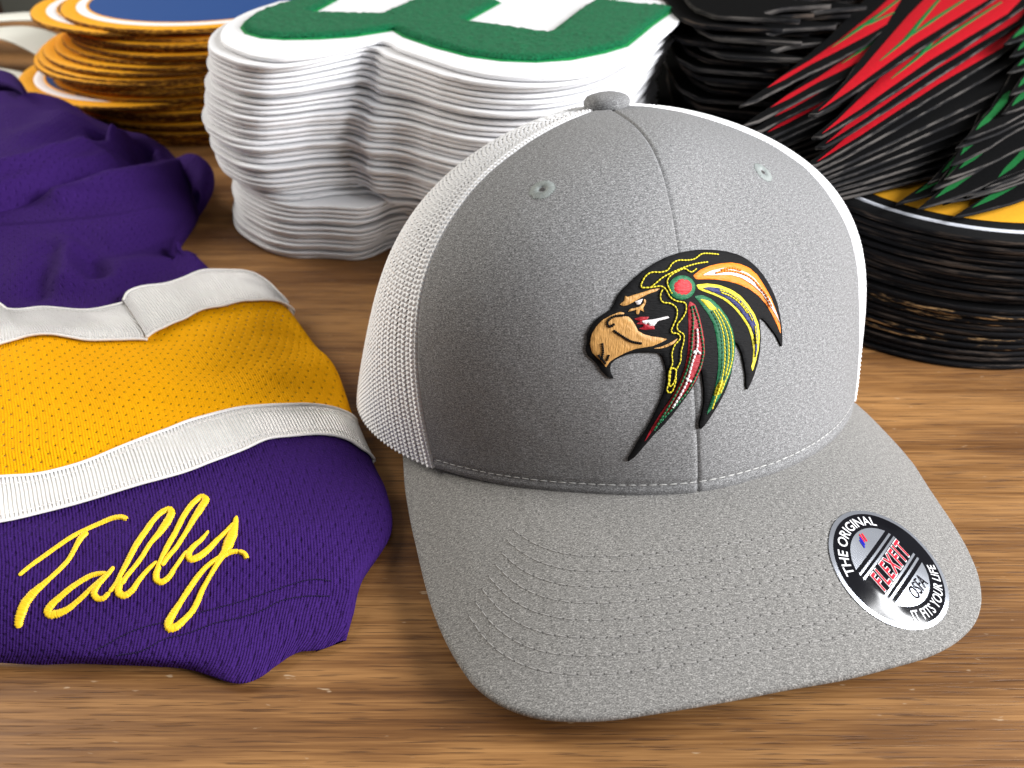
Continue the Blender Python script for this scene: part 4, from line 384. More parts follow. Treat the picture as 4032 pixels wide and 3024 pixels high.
M = dict(
    heather=heather('heather_grey_knit', (1.0, 1.0, 1.01), 0.86), brim=heather('heather_grey_brim', (1.03, 1.0, 0.95), 0.83),
    meshw=simple('white_mesh_yarn', (0.84, 0.84, 0.85), 0.6, 0.4, 0.06, 900, 0.3),
    eyelet=satin('eyelet_thread', (0.27, 0.295, 0.285), 3000, 0.5), stitch=simple('pale_stitch_thread', (0.50, 0.50, 0.48), 0.5, 0.4),
    brimstitch=simple('grey_stitch_thread', (0.31, 0.30, 0.29), 0.6, 0.3), holeshade=simple('painted_hole', (0.075, 0.072, 0.07), 0.9, 0.1),  # last one is a dark tone painted in for shade inside small openings
    purple=knit('purple_knit', (0.036, 0.0115, 0.108), None, 0.22, (0.0046, 0.0033)), yellow=knit('golden_mesh_knit', (0.92, 0.41, 0.0015), 0.00036, 0.10),
    ribbon=ribbon_mat('white_grosgrain'), cord=simple('white_piping', (0.80, 0.77, 0.74), 0.45, 0.4, 0.1, 1500, 0.4),
    gold=satin('gold_satin_stitch', (0.86, 0.55, 0.02), 2300, 0.38), hem=simple('dark_purple_thread', (0.012, 0.006, 0.035), 0.8, 0.2),
    wood=wood(),
    white=simple('white_felt', (0.69, 0.69, 0.705), 0.9, 0.15, 0.03, 500, 0.35, sheen=0.2), whiteedge=edge_mat('white_felt_edge', (0.79, 0.79, 0.81), (0.42, 0.41, 0.42), 0.62),
    green=simple('green_chenille', (0.0025, 0.115, 0.042), 0.95, 0.08, 0.45, 700, 0.9, sheen=0.05, bdist=0.0012), greenedge=satin('green_satin_edge', (0.012, 0.24, 0.065), 900, 0.4, 'X'),
    orange=satin('orange_satin', (0.84, 0.38, 0.014), 900), orangeedge=edge_mat('orange_cut_edge', (0.13, 0.05, 0.010), (0.62, 0.28, 0.03), 0.50, (220, 220, 900)),
    ivory=simple('white_twill', (0.80, 0.78, 0.80), 0.7, 0.3, 0.03, 600, 0.2), blue=simple('royal_blue_twill', (0.009, 0.055, 0.215), 0.75, 0.3, 0.08, 900, 0.2),
    black=simple('black_felt', (0.0032, 0.0032, 0.0035), 0.85, 0.05, 0.3, 800, 0.4), blackedge=edge_mat('black_cut_edge', (0.006, 0.006, 0.007), (0.055, 0.042, 0.034), 0.52, (50, 50, 1000)),
    rustedge=edge_mat('black_edge_with_tan_threads', (0.006, 0.006, 0.007), (0.42, 0.26, 0.12), 0.55, (80, 80, 900)),
    silveredge=edge_mat('silvery_cut_edge', (0.010, 0.010, 0.011), (0.075, 0.068, 0.063), 0.46, (30, 30, 900)),
    field=simple('golden_twill', (0.70, 0.33, 0.010), 0.75, 0.3, 0.06, 900, 0.2), greyring=satin('grey_white_satin', (0.62, 0.64, 0.70), 900),
    red=satin('red_satin', (0.42, 0.004, 0.012), 1500, 0.65, 'Y', 0.12), leaf=satin('leaf_green_satin', (0.010, 0.13, 0.032), 1500, 0.65, 'Y', 0.12),
    eblack=satin('black_embroidery', (0.005, 0.005, 0.0055), 2400, 0.7, 'Y', 0.12), tan=satin('tan_embroidery', (0.56, 0.30, 0.095), 2400, 0.4, 'X'), ered=satin('dark_red_embroidery', (0.34, 0.012, 0.022), 2400),
    bred=satin('bright_red_embroidery', (0.52, 0.015, 0.022), 2400), egreen=satin('green_embroidery', (0.008, 0.13, 0.05), 2400), eorange=satin('orange_embroidery', (0.90, 0.23, 0.010), 2400),
    eyellow=satin('yellow_embroidery', (0.72, 0.62, 0.035), 2400), ewhite=satin('white_embroidery', (0.78, 0.74, 0.74), 2400), eblue=satin('navy_embroidery', (0.008, 0.013, 0.115), 2400),
    foil=simple('silver_foil', (0.72, 0.75, 0.82), 0.22, 0.5, metallic=0.85), gloss=simple('glossy_black_print', (0.006, 0.006, 0.008), 0.08, 0.6),
    pwhite=simple('white_print', (0.80, 0.80, 0.82), 0.12, 0.5), pred=simple('red_print', (0.72, 0.025, 0.045), 0.12, 0.5), pblue=simple('blue_print', (0.02, 0.025, 0.38), 0.12, 0.5),
    band=simple('grey_white_sweatband', (0.62, 0.62, 0.63), 0.8, 0.2, 0.05, 400, 0.3),
    strap=simple('white_plastic_strap', (0.76, 0.76, 0.70), 0.4, 0.5), wall=simple('wall_paint', (0.16, 0.155, 0.125), 0.9, 0.2, 0.1, 4), dark=simple('dark_brown_wood', (0.045, 0.02, 0.012), 0.6, 0.3, 0.3, 8),
    rim=simple('table_edge', (0.12, 0.055, 0.02), 0.6, 0.3, 0.2, 60))

# ------------------------------------------------------------------ shape builders
def dist_to_poly(P, poly):
    a = poly; b = np.roll(poly, -1, 0); ab = b - a; L = (ab * ab).sum(1) + 1e-18
    d = np.full(len(P), 1e9)
    for k in range(len(a)):
        t = np.clip(((P - a[k]) @ ab[k]) / L[k], 0, 1); e = P - a[k] - t[:, None] * ab[k]; d = np.minimum(d, np.sqrt((e * e).sum(1)))
    return d
def inside(P, poly):
    x, y = P[:, 0], P[:, 1]; c = np.zeros(len(P), bool); n = len(poly)
    for k in range(n):
        x1, y1 = poly[k]; x2, y2 = poly[(k + 1) % n]
        if y1 == y2: continue
        c ^= ((y1 > y) != (y2 > y)) & (x < (x2 - x1) * (y - y1) / (y2 - y1) + x1)
    return c
def closed(poly, step):
    poly = np.asarray(poly, float); out = []
    for k in range(len(poly)):
        a, b = poly[k], poly[(k + 1) % len(poly)]; n = max(1, int(round(np.linalg.norm(b - a) / step)))
        for i in range(n): out.append(a + (b - a) * i / n)
    return np.array(out)
def rounded(poly, it=1):
    P = np.asarray(poly, float)
    for _ in range(it):
        Q = np.roll(P, -1, 0); P = np.stack([P * .88 + Q * .12, P * .12 + Q * .88], 1).reshape(-1, 2)
    return P
def fill(poly, step):
    """triangulated interior of a 2-D outline -> points, triangles, boundary count"""
    B = closed(poly, step); area2 = np.sum(B[:, 0] * np.roll(B[:, 1], -1) - np.roll(B[:, 0], -1) * B[:, 1])
    if area2 < 0: B = B[::-1].copy()
    lo, hi = B.min(0), B.max(0)
    gx, gy = np.meshgrid(np.arange(lo[0] + step * .5, hi[0], step), np.arange(lo[1] + step * .5, hi[1], step)); G = np.stack([gx.ravel(), gy.ravel()], 1)
    if len(G): G = G[inside(G, B)]
    if len(G): G = G[dist_to_poly(G, B) > step * .5]
    P = np.concatenate([B, G]) if len(G) else B; nb = len(B)
    sc = 1.0 / max(hi - lo); v, _, f, *_ = delaunay_2d_cdt([Vector(((p - lo) * sc).tolist()) for p in P], [(i, (i + 1) % nb) for i in range(nb)], [], 1, 1e-7)
    V = np.array([(x.x, x.y) for x in v]) / sc + lo
    F = [tuple(t) for t in f]; cen = np.array([V[list(t)].mean(0) for t in F]); ok = inside(cen, B)
    F = [t for t, o in zip(F, ok) if o]
    F = [t if ((V[t[1]] - V[t[0]])[0] * (V[t[2]] - V[t[0]])[1] - (V[t[1]] - V[t[0]])[1] * (V[t[2]] - V[t[0]])[0]) > 0 else t[::-1] for t in F]
    return V, F, B
def pillow(name, poly, step, h0, h1, edge, surf, material, parent, skirt=None, ridge=0.0, label=None, uvs=1.0):
    """raised piece on a surface: surf(points, heights) -> world points; skirt = height of the lower rim"""
    V, F, B = fill(poly, step); d = dist_to_poly(V, B)
    h = h0 + (h1 - h0) * np.sqrt(np.clip(1 - (1 - np.clip(d / edge, 0, 1)) ** 2, 0, 1))
    if ridge: h = h + ridge * rng.standard_normal(len(h)) * (d > 1e-9)
    P = surf(V, h); faces = list(F); uv = V * uvs
    if skirt is not None:
        n = len(B); top = surf(B, np.full(n, h0)); bot = surf(B, np.full(n, skirt)); o = len(P)
        P = np.concatenate([P, top, bot]); uv = np.concatenate([uv, B * uvs, B * uvs])
        faces += [(o + i, o + n + i, o + n + (i + 1) % n, o + (i + 1) % n) for i in range(n)]
    ob = mesh_obj(name, P, faces, material, parent, uv)
    if label: ob['label'] = label
    return ob
def beads(name, segs, r, material, parent, flat=0.7, long=1.0):
    """short thread stitches: segs = (p0, p1, normal)"""
    th = np.linspace(0, np.pi, 5); ph = np.linspace(0, 2 * np.pi, 6, endpoint=False); V, F, o = [], [], 0
    for p0, p1, n in segs:
        c = (p0 + p1) / 2; a = (p1 - p0) / 2 * long; l = np.linalg.norm(a); t = a / max(l, 1e-9); s = np.cross(n, t); s /= max(np.linalg.norm(s), 1e-9); nn = np.cross(t, s)
        for k in th:
            for q in ph: V.append(c + t * l * -np.cos(k) + r * np.sin(k) ** .7 * (s * np.cos(q) + nn * flat * np.sin(q)))
        for k in range(4):
            for q in range(6): F.append((o + k * 6 + q, o + k * 6 + (q + 1) % 6, o + (k + 1) * 6 + (q + 1) % 6, o + (k + 1) * 6 + q))
        o += 30
    return mesh_obj(name, np.array(V), F, material, parent, np.zeros((len(V), 2)))
def tube(name, P, r, material, parent, k=6, N=None, flat=1.0):
    P = np.asarray(P, float); T = np.gradient(P, axis=0); T /= np.linalg.norm(T, axis=1, keepdims=True)
    up = np.array([0, 0, 1.0]) if N is None else N
    s = np.cross(np.broadcast_to(up, P.shape), T); s /= np.maximum(np.linalg.norm(s, axis=1, keepdims=True), 1e-9); n = np.cross(T, s)
    rr = np.broadcast_to(np.asarray(r, float), (len(P),))[:, None]
    a = np.linspace(0, 2 * np.pi, k, endpoint=False)
    V = np.stack([P + rr * (s * np.cos(x) + flat * n * np.sin(x)) for x in a], 1).reshape(-1, 3)
    F = [(i * k + j, i * k + (j + 1) % k, (i + 1) * k + (j + 1) % k, (i + 1) * k + j) for i in range(len(P) - 1) for j in range(k)]
    F += [tuple(range(k))[::-1], tuple((len(P) - 1) * k + j for j in range(k))]
    d = np.concatenate([[0], np.cumsum(np.linalg.norm(np.diff(P, axis=0), axis=1))])
    return mesh_obj(name, V, F, material, parent, np.stack([np.tile(a * .001, len(P)), np.repeat(d, k)], 1))

# ------------------------------------------------------------------ table and wall
def slab(name, x0, x1, y0, y1, z0, z1, m, b=0.004, **kw):
    bm = bmesh.new(); bmesh.ops.create_cube(bm, size=1)
    for v in bm.verts: v.co = Vector(((x0 + x1) / 2 + v.co.x * (x1 - x0), (y0 + y1) / 2 + v.co.y * (y1 - y0), (z0 + z1) / 2 + v.co.z * (z1 - z0)))
    bmesh.ops.bevel(bm, geom=list(bm.edges), offset=b, segments=3, affect='EDGES', profile=0.6)
    me = bpy.data.meshes.new(name); bm.to_mesh(me); bm.free(); me.materials.append(m); o = bpy.data.objects.new(name, me); COL.objects.link(o)
    return o
table = slab('table', -0.95, 0.95, -0.12, 0.98, -0.035, 0.0, M['wood']); tag(table, 'brown wooden tabletop with long dark grain under the cap and patches', 'table')
wall = slab('wall', -2.2, 2.2, 1.55, 1.6, -0.9, 1.2, M['wall']); tag(wall, kind='structure')
cab = empty('cabinet', (-1.02, 1.38, -0.9), 'dark brown cabinet standing against the wall behind the table', 'cabinet')
for nm, a in (('cabinet_body', (-1.20, -0.86, 1.25, 1.5, -0.9, 0.1)), ('cabinet_door', (-1.18, -0.88, 1.235, 1.249, -0.85, 0.07))):
    o = slab(nm, *a, M['dark'], 0.003); o.parent = cab; o.location = -cab.location
# ------------------------------------------------------------------ the cap
cap = empty('baseball_cap', (CAPP['cx'], CAPP['cy'], 0), 'grey heather trucker cap with white mesh sides and an embroidered bird head', 'cap')
PS = math.radians(CAPP['phs'])
def arc_cols(P):
    return np.concatenate([np.zeros((1, P.shape[1])), np.cumsum(np.linalg.norm(np.diff(P, axis=0), axis=2), axis=0)])
def front_panel(side):
    w = np.concatenate([[-0.0], np.linspace(0.004, 0.992, 170)]); s_ = np.linspace(0, 1, 150)[:, None]; PHI = (s_ - 1) * PS + 0 * w[None] if side < 0 else s_ * SEAMR(w)[None]; phi = PHI[:, 0]; P, ln = crown_grid_v(PHI, w); p1 = side; SM = []; N = grid_normals(P)
    N = N * np.sign((N * (P - np.array([CAPP['cx'], CAPP['cy'], 0.02]))).sum(2, keepdims=True))
    u = arc_cols(P); tot = u[-1:]; d = np.minimum(u, tot - u); v = w[None] * ln
    h = 0.0007 - 0.00055 * np.exp(-(d / 0.00055) ** 2)                      # seam edges turn inwards
    h -= 0.0006 * np.exp(-((v - 0.0042) / 0.0007) ** 2)                   # the line pulled in by the bottom row of stitches
    h -= 0.0007 * np.exp(-(v / 0.0009) ** 2)                              # folded lower edge
    flat = P.reshape(-1, 3); h = h + 0.00035 * smooth_noise(flat, 38, 1).reshape(h.shape) + 0.00012 * smooth_noise(flat, 150, 4).reshape(h.shape)
    if p1 > 0.1:
        for line in DATA['crease']:
            L = resample(np.array(line), 30); q = np.min(np.linalg.norm(flat[:, None] - L[None], axis=2), axis=1); h = h - (0.00022 * np.exp(-(q / 0.0011) ** 2)).reshape(h.shape)
    SMOOTH.append((P + N * .0007, grid_faces(len(phi), len(w), True))); Q = P + N * h[..., None]; F = grid_faces(len(phi), len(w), True)
    sgn = 1 if p1 > 0.1 else -1
    uv = np.stack([(u if p1 > 0.1 else u - tot), v], 2).reshape(-1, 2)
    return Q, F, uv
PF = {}; SMOOTH = []
for nm, side in (('left', -1), ('right', 1)):
    Q, F, uv = front_panel(side); mesh_obj('front_panel', Q.reshape(-1, 3), F, M['heather'], cap, uv); PF[nm] = (Q, F)
crown_tree = bvh(np.concatenate([PF['left'][0].reshape(-1, 3), PF['right'][0].reshape(-1, 3)]), np.concatenate([PF['left'][1], PF['right'][1] + PF['left'][0].shape[0] * PF['left'][0].shape[1]]))
smooth_tree = bvh(np.concatenate([s[0].reshape(-1, 3) for s in SMOOTH]), np.concatenate([SMOOTH[0][1], SMOOTH[1][1] + SMOOTH[0][0].shape[0] * SMOOTH[0][0].shape[1]]))
def mesh_panel(p0, p1, n, nv, name='mesh_panel', label=None):
    """knitted mesh: braided wales along the meridians with open eyelets between them; p0 is the seam side"""
    w = np.linspace(0.0, 0.985, nv); p0 = (SEAMR(w) if p0 == 'R' else np.full(nv, p0)); sg_ = 1 if p1 > p0[0] else -1
    PHI = (p0 - sg_ * .025)[None] + np.linspace(0, 1, n)[:, None] * (p1 - p0 + sg_ * .025)[None]; P, ln = crown_grid_v(PHI, w); N = grid_normals(P)
    N = N * np.sign((N * (P - np.array([CAPP['cx'], CAPP['cy'], 0.02]))).sum(2, keepdims=True))
    u = arc_cols(P); k0 = .025 / (np.abs(p1 - p0) + .025) * (n - 1); u = u - np.array([np.interp(k0[j], np.arange(n), u[:, j]) for j in range(nv)])[None]; v = w[None] * ln; pu, pv = 0.0026, 0.0017
    sway = 0.12 * smooth_noise(P.reshape(-1, 3), 60, 9).reshape(u.shape)
    cu = u / pu + sway; cv = v / pv + sway; fu = cu - np.floor(cu); par = np.floor(cu) % 2; fv = (cv + 0.5 * par) % 1.0
    a_ = np.abs((cu + .5) % 1.0 - .5) * 2                                   # 0 on the middle of a wale, 1 between two wales
    h = 0.00042 * (1 - a_ ** 2) + 0.00034 * np.cos(2 * np.pi * (cv - 0.75 * a_)) * (1 - .35 * a_)
    h -= 0.00045 * np.exp(-(((fu - .5) / .20) ** 2 + ((fv - .5) / .30) ** 2))
    h += 0.00060 * np.exp(-((u - 0.0016) / 0.0013) ** 2)                 # turned edge along the grey panel
    h = np.where(u < 0.0002, -0.0006, h + 0.0003)
    hole = (((fu - .5) / .25) ** 2 + ((fv - .5) / .30) ** 2 < 1) & (u > pu * 0.8)
    Q = P + N * h[..., None]; F = grid_faces(n, nv, p1 > p0[0])
    hf = hole.ravel()[F].sum(1) < 3
    o = mesh_obj(name, Q.reshape(-1, 3), F[hf], M['meshw'], cap)
    if label: o['label'] = label
    return o
mesh_panel(-PS, -PS - 1.30, 480, 720, label='left white mesh panel of the cap')
mesh_panel('R', PS + 0.95, 200, 520, label='right white mesh panel of the cap')
def back_panel(p0, p1):
    phi = np.linspace(p0, p1, 60); w = np.linspace(0, 0.985, 40); P, _ = crown_grid(phi, w); mesh_obj('back_panel', P.reshape(-1, 3), grid_faces(60, 40, p1 > p0), M['meshw'], cap)
back_panel(PS + 0.95, 2 * math.pi - PS - 1.30)
phi = np.linspace(-math.pi, math.pi, 120); P, _ = crown_grid(phi, np.linspace(0.015, 0.26, 10)); N = grid_normals(P); N = N * np.sign((N * (P - np.array([CAPP['cx'], CAPP['cy'], 0.02]))).sum(2, keepdims=True))
mesh_obj('sweatband', (P - N * .0026).reshape(-1, 3), grid_faces(120, 10, True), M['band'], cap)
# button
top = cap_world(crown_local(0.0, np.pi / 2)); ax = cap_world(np.array([0, 0, 1.0])) - cap_world(np.array([0, 0, 0.0]))
ex_, ey_ = np.array([1.0, 0, 0]), None; ey_ = np.cross(ax, ex_); ey_ /= np.linalg.norm(ey_); ex_ = np.cross(ey_, ax)
th, ph = np.linspace(0, np.pi, 22), np.linspace(0, 2 * np.pi, 40)
TH, PHI = np.meshgrid(th, ph, indexing='ij'); rr = np.sin(TH) ** .8
V = top + ax * 0.0002 + (rr * np.cos(PHI))[..., None] * ex_ * 0.0082 + (rr * np.sin(PHI))[..., None] * ey_ * 0.0080 + (np.sign(np.cos(TH)) * np.abs(np.cos(TH)) ** .8)[..., None] * ax * 0.0036 + ax * 0.0018
V = V.reshape(-1, 3); V = V + (V - top) * (0.03 * smooth_noise(V, 240, 2))[:, None]
mesh_obj('button', V, grid_faces(22, 40, True), M['heather'], cap, np.stack([(PHI * 0.008).ravel(), (TH * 0.006).ravel()], 1))
def on_crown(p, n, tree=None):
    tree = tree or crown_tree
    o = Vector(p) + Vector(n) * 0.02; hit = tree.ray_cast(o, -Vector(n), 0.06)
    if hit[0] is None:
        hit = tree.find_nearest(Vector(p))
    nn = hit[1] if hit[1].dot(Vector(n)) > 0 else -hit[1]
    return np.array(hit[0]), np.array(nn)
# eyelets
for c in DATA['eyelets']:
    c = np.array(c); hit = crown_tree.find_nearest(Vector(c)); n = np.array(hit[1]); n = n * np.sign(n @ (c - np.array([CAPP['cx'], CAPP['cy'], 0.03])))
    e1 = np.cross([0, 0, 1.0], n); e1 /= np.linalg.norm(e1); e2 = np.cross(n, e1)
    nr, na = 12, 120; V, UV = [], []
    for i in range(nr):
        f = i / (nr - 1)
        for k in range(na):
            a = 2 * math.pi * k / na; R = (0.00050 + 0.0034 * f) * (1 + (0.05 * math.sin(k * 2.1) + 0.05 * rng.standard_normal()) * f)
            p, nn = on_crown(c + e1 * R * math.cos(a) + e2 * R * math.sin(a), n)
            V.append(p + n * (0.0001 + 0.00045 * math.sin(math.pi * f ** .6) * (1 - .35 * (k % 2)) - 0.0009 * (1 - f) ** 4)); UV.append((f * 0.003, a * 0.0022))
    F = [(i * na + k, (i + 1) * na + k, (i + 1) * na + (k + 1) % na, i * na + (k + 1) % na) for i in range(nr - 1) for k in range(na)]
    ey = mesh_obj('eyelet', np.array(V), F, M['eyelet'], cap, np.array(UV))
    ring = [tuple(np.array(hit[0]) + n * 0.00012 + 0.0007 * (e1 * math.cos(a) + e2 * math.sin(a))) for a in np.linspace(0, 2 * math.pi, 16, endpoint=False)]
    mesh_obj('hole', np.array(ring), [tuple(range(16))], M['holeshade'], ey, np.zeros((16, 2)))  # dark disc painted in for the shade inside the eyelet opening
# row of stitches round the foot of the front
phi = np.linspace(-PS, PS, 900); P0, ln = crown_grid(phi, np.array([0, .02, .04, .06])); foot = np.array([P0[i, 0] + (P0[i, 3] - P0[i, 0]) / np.linalg.norm(P0[i, 3] - P0[i, 0]) * 0.0042 for i in range(len(phi))])
s = np.concatenate([[0], np.cumsum(np.linalg.norm(np.diff(foot, axis=0), axis=1))]); segs = []
for a in np.arange(0.002, s[-1] - 0.002, 0.0031):
    p0, p1 = [np.array([np.interp(x, s, foot[:, k]) for k in range(3)]) for x in (a, a + 0.0026)]
    h0, h1 = crown_tree.find_nearest(Vector(p0)), crown_tree.find_nearest(Vector(p1)); n = np.array(h0[1]); n = n * np.sign(n @ (p0 - np.array([CAPP['cx'], CAPP['cy'], 0.03])))
    segs.append((np.array(h0[0]) + n * .00012, np.array(h1[0]) + n * .00012, n))
beads('front_stitching', segs, 0.00021, M['stitch'], cap, .7)
# brim
NS, NT = 190, 80
BT = brim_grid(np.array(DATA['brim']), NS, NT); BN = grid_normals(BT); BN = BN * np.sign(BN[..., 2:3])
flat = BT.reshape(-1, 3); BT = BT + BN * (0.00018 * smooth_noise(flat, 45, 5) + 0.00010 * smooth_noise(flat, 160, 6)).reshape(NS, NT, 1)
thick = 0.0032; outd = BT[:, -1] - BT[:, -4]; outd /= np.linalg.norm(outd, axis=1, keepdims=True); nn = BN[:, -3]
prof = [BT[:, :-1]]; ct = BT[:, -1] - nn * thick / 2
for a in np.linspace(0, math.pi, 9): prof.append((ct + nn * (thick / 2) * math.cos(a) + outd * (thick / 2) * math.sin(a))[:, None])
prof.append((BT - BN * thick)[:, ::-1][:, 1::4]); prof[-1] = prof[-1]
G = np.concatenate(prof, 1); G[..., 2] = np.maximum(G[..., 2], .0006)
us = np.linspace(0, 0.27, NS)[:, None]; vl = np.concatenate([np.zeros((NS, 1)), np.cumsum(np.linalg.norm(np.diff(G, axis=1), axis=2), axis=1)], 1)
brim = mesh_obj('brim', G.reshape(-1, 3), grid_faces(NS, G.shape[1]), M['brim'], cap, np.stack([G[..., 0], G[..., 1] * 1.15 + 0 * vl], 2).reshape(-1, 2))
brim_tree = bvh(BT.reshape(-1, 3), grid_faces(NS, NT))
def brim_st(s_, t_):
    i = np.clip(s_ * (NS - 1), 0, NS - 1.001); j = np.clip((t_ + .14) / 1.14 * (NT - 1), 0, NT - 1.001); a, b = int(i), int(j); f, g = i - a, j - b
    q = lambda X: (X[a, b] * (1 - f) + X[a + 1, b] * f) * (1 - g) + (X[a, b + 1] * (1 - f) + X[a + 1, b + 1] * f) * g
    n = q(BN); return q(BT), n / np.linalg.norm(n)
for k in range(8):                                                        # eight curved rows of stitching
    t = 0.355 + 0.0715 * k; pts = [brim_st(x, t - .16 * max(0, (.36 - x) / .14) ** 2 * .25) for x in np.linspace(0.25, 0.70, 600)]
    P = np.array([p for p, _ in pts]); N = np.array([n for _, n in pts]); s = np.concatenate([[0], np.cumsum(np.linalg.norm(np.diff(P, axis=0), axis=1))]); segs, holes = [], []
    for a in np.arange(0, s[-1] - 0.004, 0.0036):
        at = lambda x: np.array([np.interp(x, s, P[:, q]) for q in range(3)]); n = N[np.searchsorted(s, a)]
        segs.append((at(a + .0004) + n * .00010, at(a + .0033) + n * .00010, n)); c = at(a); holes.append((c + n * .00002 - np.cross(n, [1, 0, 0]) * .0003, c + n * .00002 + np.cross(n, [1, 0, 0]) * .0003, n))
    row_ = beads('brim_stitching', segs, 0.00019, M['brimstitch'], cap, .6); beads('painted_hole', holes, 0.00019, M['holeshade'], row_, .6)  # dark beads between stitches paint the shade of the needle holes
# embroidered bird head
E = DATA['emblem']; ec, eex, eey, en = (np.array(E[k]) for k in ('c', 'ex', 'ey', 'n'))
def on_emblem(V, h):
    out = np.empty((len(V), 3))
    for i, (v, hh) in enumerate(zip(np.asarray(V) / 1000, h)):
        p, nn = on_crown(ec + eex * v[0] + eey * v[1], en, tree=smooth_tree); n = nn * .5 + en * .5; n /= np.linalg.norm(n); out[i] = p + n * hh
    return out
EP = E['poly']; em = pillow('embroidered_patch', rounded(EP['base']), 0.75, 0.0008, 0.00115, 1.0, on_emblem, M['eblack'], cap, -0.0006, 0.00003, uvs=.001)
def raised(name, key, m, h, edge=0.8, step=0.6, label=None, rnd=1):
    return pillow(name, rounded(EP[key], rnd), step, h, h + 0.00030, edge, on_emblem, M[m], em, 0.001, 0.00005, label, .001)
raised('feather', 'orange', 'eorange', .00125, label='orange feather'); raised('feather_core', 'orange_core', 'ewhite', .00178)
raised('feather', 'yellow_feather', 'eyellow', .00125, label='yellow edged feather'); raised('feather_core', 'blue_core', 'eblue', .00178)
raised('feather', 'green', 'egreen', .00125, label='green feather'); raised('feather_tip', 'green_wedge', 'eyellow', .0016, .5, .45); raised('feather_tip', 'green_wedge2', 'eyellow', .0016, .5, .45)
raised('feather', 'red', 'ered', .00125, label='dark red feather')
raised('beak', 'beak', 'tan', .0013, 1.0); raised('jaw', 'jaw', 'tan', .0013, .5, .45); raised('brow', 'brow', 'tan', .0013, .5, .45); raised('eye_socket', 'socket', 'tan', .0013, .5, .45)
raised('eye', 'eye', 'ewhite', .0014, .4, .35, rnd=0); raised('cheek_mark', 'cheek', 'ered', .0013, .5, .4, rnd=0); raised('dart', 'dart', 'ewhite', .0015, .5, .4)
raised('medallion_ring', 'ring', 'egreen', .0014, 1.0); raised('medallion', 'disc', 'bred', .0017, 1.5)
def chain(name, key, m, h, pitch=1.15, r=.00025):
    L = resample(np.array(E['line'][key]), 400) if len(E['line'][key]) > 2 else np.array(E['line'][key]); s = np.concatenate([[0], np.cumsum(np.linalg.norm(np.diff(L, axis=0), axis=1))]); A = np.arange(0, s[-1], pitch)
    at = lambda x: np.stack([np.interp(x, s, L[:, 0]), np.interp(x, s, L[:, 1])], 1); a = on_emblem(at(A), np.full(len(A), h)); b = on_emblem(at(A + pitch * .98), np.full(len(A), h))
    beads(name, [(p, q, en) for p, q in zip(a, b)], r, M[m], em, .8, 1.05)
for key in ('y1', 'y2', 'y3', 'y4'): chain('chain_stitch', key, 'eyellow', .00155)
for key in ('gy1', 'gy2', 'gy3', 'by1', 'by2', 'by3', 'by4'): chain('chain_stitch', key, 'eyellow', .0022, r=.00030)
for key in ('g1', 'g2'): chain('chain_stitch', key, 'egreen', .0018, r=.00036)
for key in ('w1', 'w2', 'w3'): chain('chain_stitch', key, 'ewhite', .0020, r=.00042)
for key in ('o1', 'o2', 'o3'): chain('chain_stitch', key, 'eorange', .0023, r=.00036)
for key in ('k1', 'k2', 'k3', 'k4', 'k5'): chain('beak_line', key, 'eblack', .0018, .6, .00042)
# round sticker
SK = DATA['sticker']; sc_ = np.array(SK['c']); hit = brim_tree.find_nearest(Vector(sc_)); sn = np.array(hit[1]); sn *= np.sign(sn[2])
s1 = np.array(SK['e1']); s1 -= sn * (s1 @ sn); s1 /= np.linalg.norm(s1); s2 = np.cross(sn, s1); SR = 0.0195
def on_brim(V, h):
    out = np.empty((len(V), 3))
    for i, (v, hh) in enumerate(zip(V, h)):
        p = sc_ + (s1 * v[0] + s2 * v[1]) * SR; q = brim_tree.ray_cast(Vector(p + sn * .02), -Vector(sn), .05)[0]
        out[i] = (np.array(q) if q is not None else p - sn * ((p - sc_) @ sn)) + sn * hh
    return out
def disc(r, n=72): return np.array([(r * math.cos(a), r * math.sin(a)) for a in np.linspace(0, 2 * math.pi, n, endpoint=False)])
H0 = .00032
def flat(name, poly, h, m, parent, step=.07): return pillow(name, poly, step, h, h, 1, on_brim, M[m], parent, None, 0)
sticker = pillow('round_sticker', disc(1.0), .08, H0, H0, 1, on_brim, M['foil'], cap, .0001)
flat('black_disc', disc(.93), H0 + .00008, 'gloss', sticker)
def segment(r, y0, sign):
    a0 = math.asin(y0 / r); A = np.linspace(a0, math.pi - a0, 30); return np.array([(r * math.cos(a), sign * r * math.sin(a)) for a in A])
flat('silver_segment', segment(.66, .345, 1), H0 + .00016, 'foil', sticker); flat('silver_segment', segment(.66, .345, -1), H0 + .00016, 'foil', sticker)
def bar(y, hw, th): return np.array([(-hw, y - th), (hw, y - th), (hw, y + th), (-hw, y + th)])
for y, hw in ((.265, .585), (.185, .60), (-.265, .585), (-.185, .60)): flat('silver_line', bar(y, hw, .018), H0 + .00016, 'foil', sticker, .07)
def glyphs(text, bold=0.0, shear=0.0, space=1.0):
    cu = bpy.data.curves.new('lettering', 'FONT'); cu.body = text; cu.size = 1; cu.offset = bold; cu.shear = shear; cu.align_x = 'CENTER'; cu.space_character = space; cu.resolution_u = 3
    o = bpy.data.objects.new('lettering', cu); COL.objects.link(o); dg = bpy.context.evaluated_depsgraph_get(); me = o.evaluated_get(dg).to_mesh()
    V = np.array([v.co[:2] for v in me.vertices]); F = [tuple(p.vertices) for p in me.polygons]
    bpy.data.objects.remove(o); bpy.data.curves.remove(cu); return V, F
def put_text(text, m, h, fn, bold=0.0, shear=0.0, space=1.0):
    V, F = glyphs(text, bold, shear, space); P = on_brim(np.array([fn(v) for v in V]), np.full(len(V), h)); return mesh_obj('lettering', P, F, M[m], sticker, np.zeros((len(V), 2)), smooth=False)
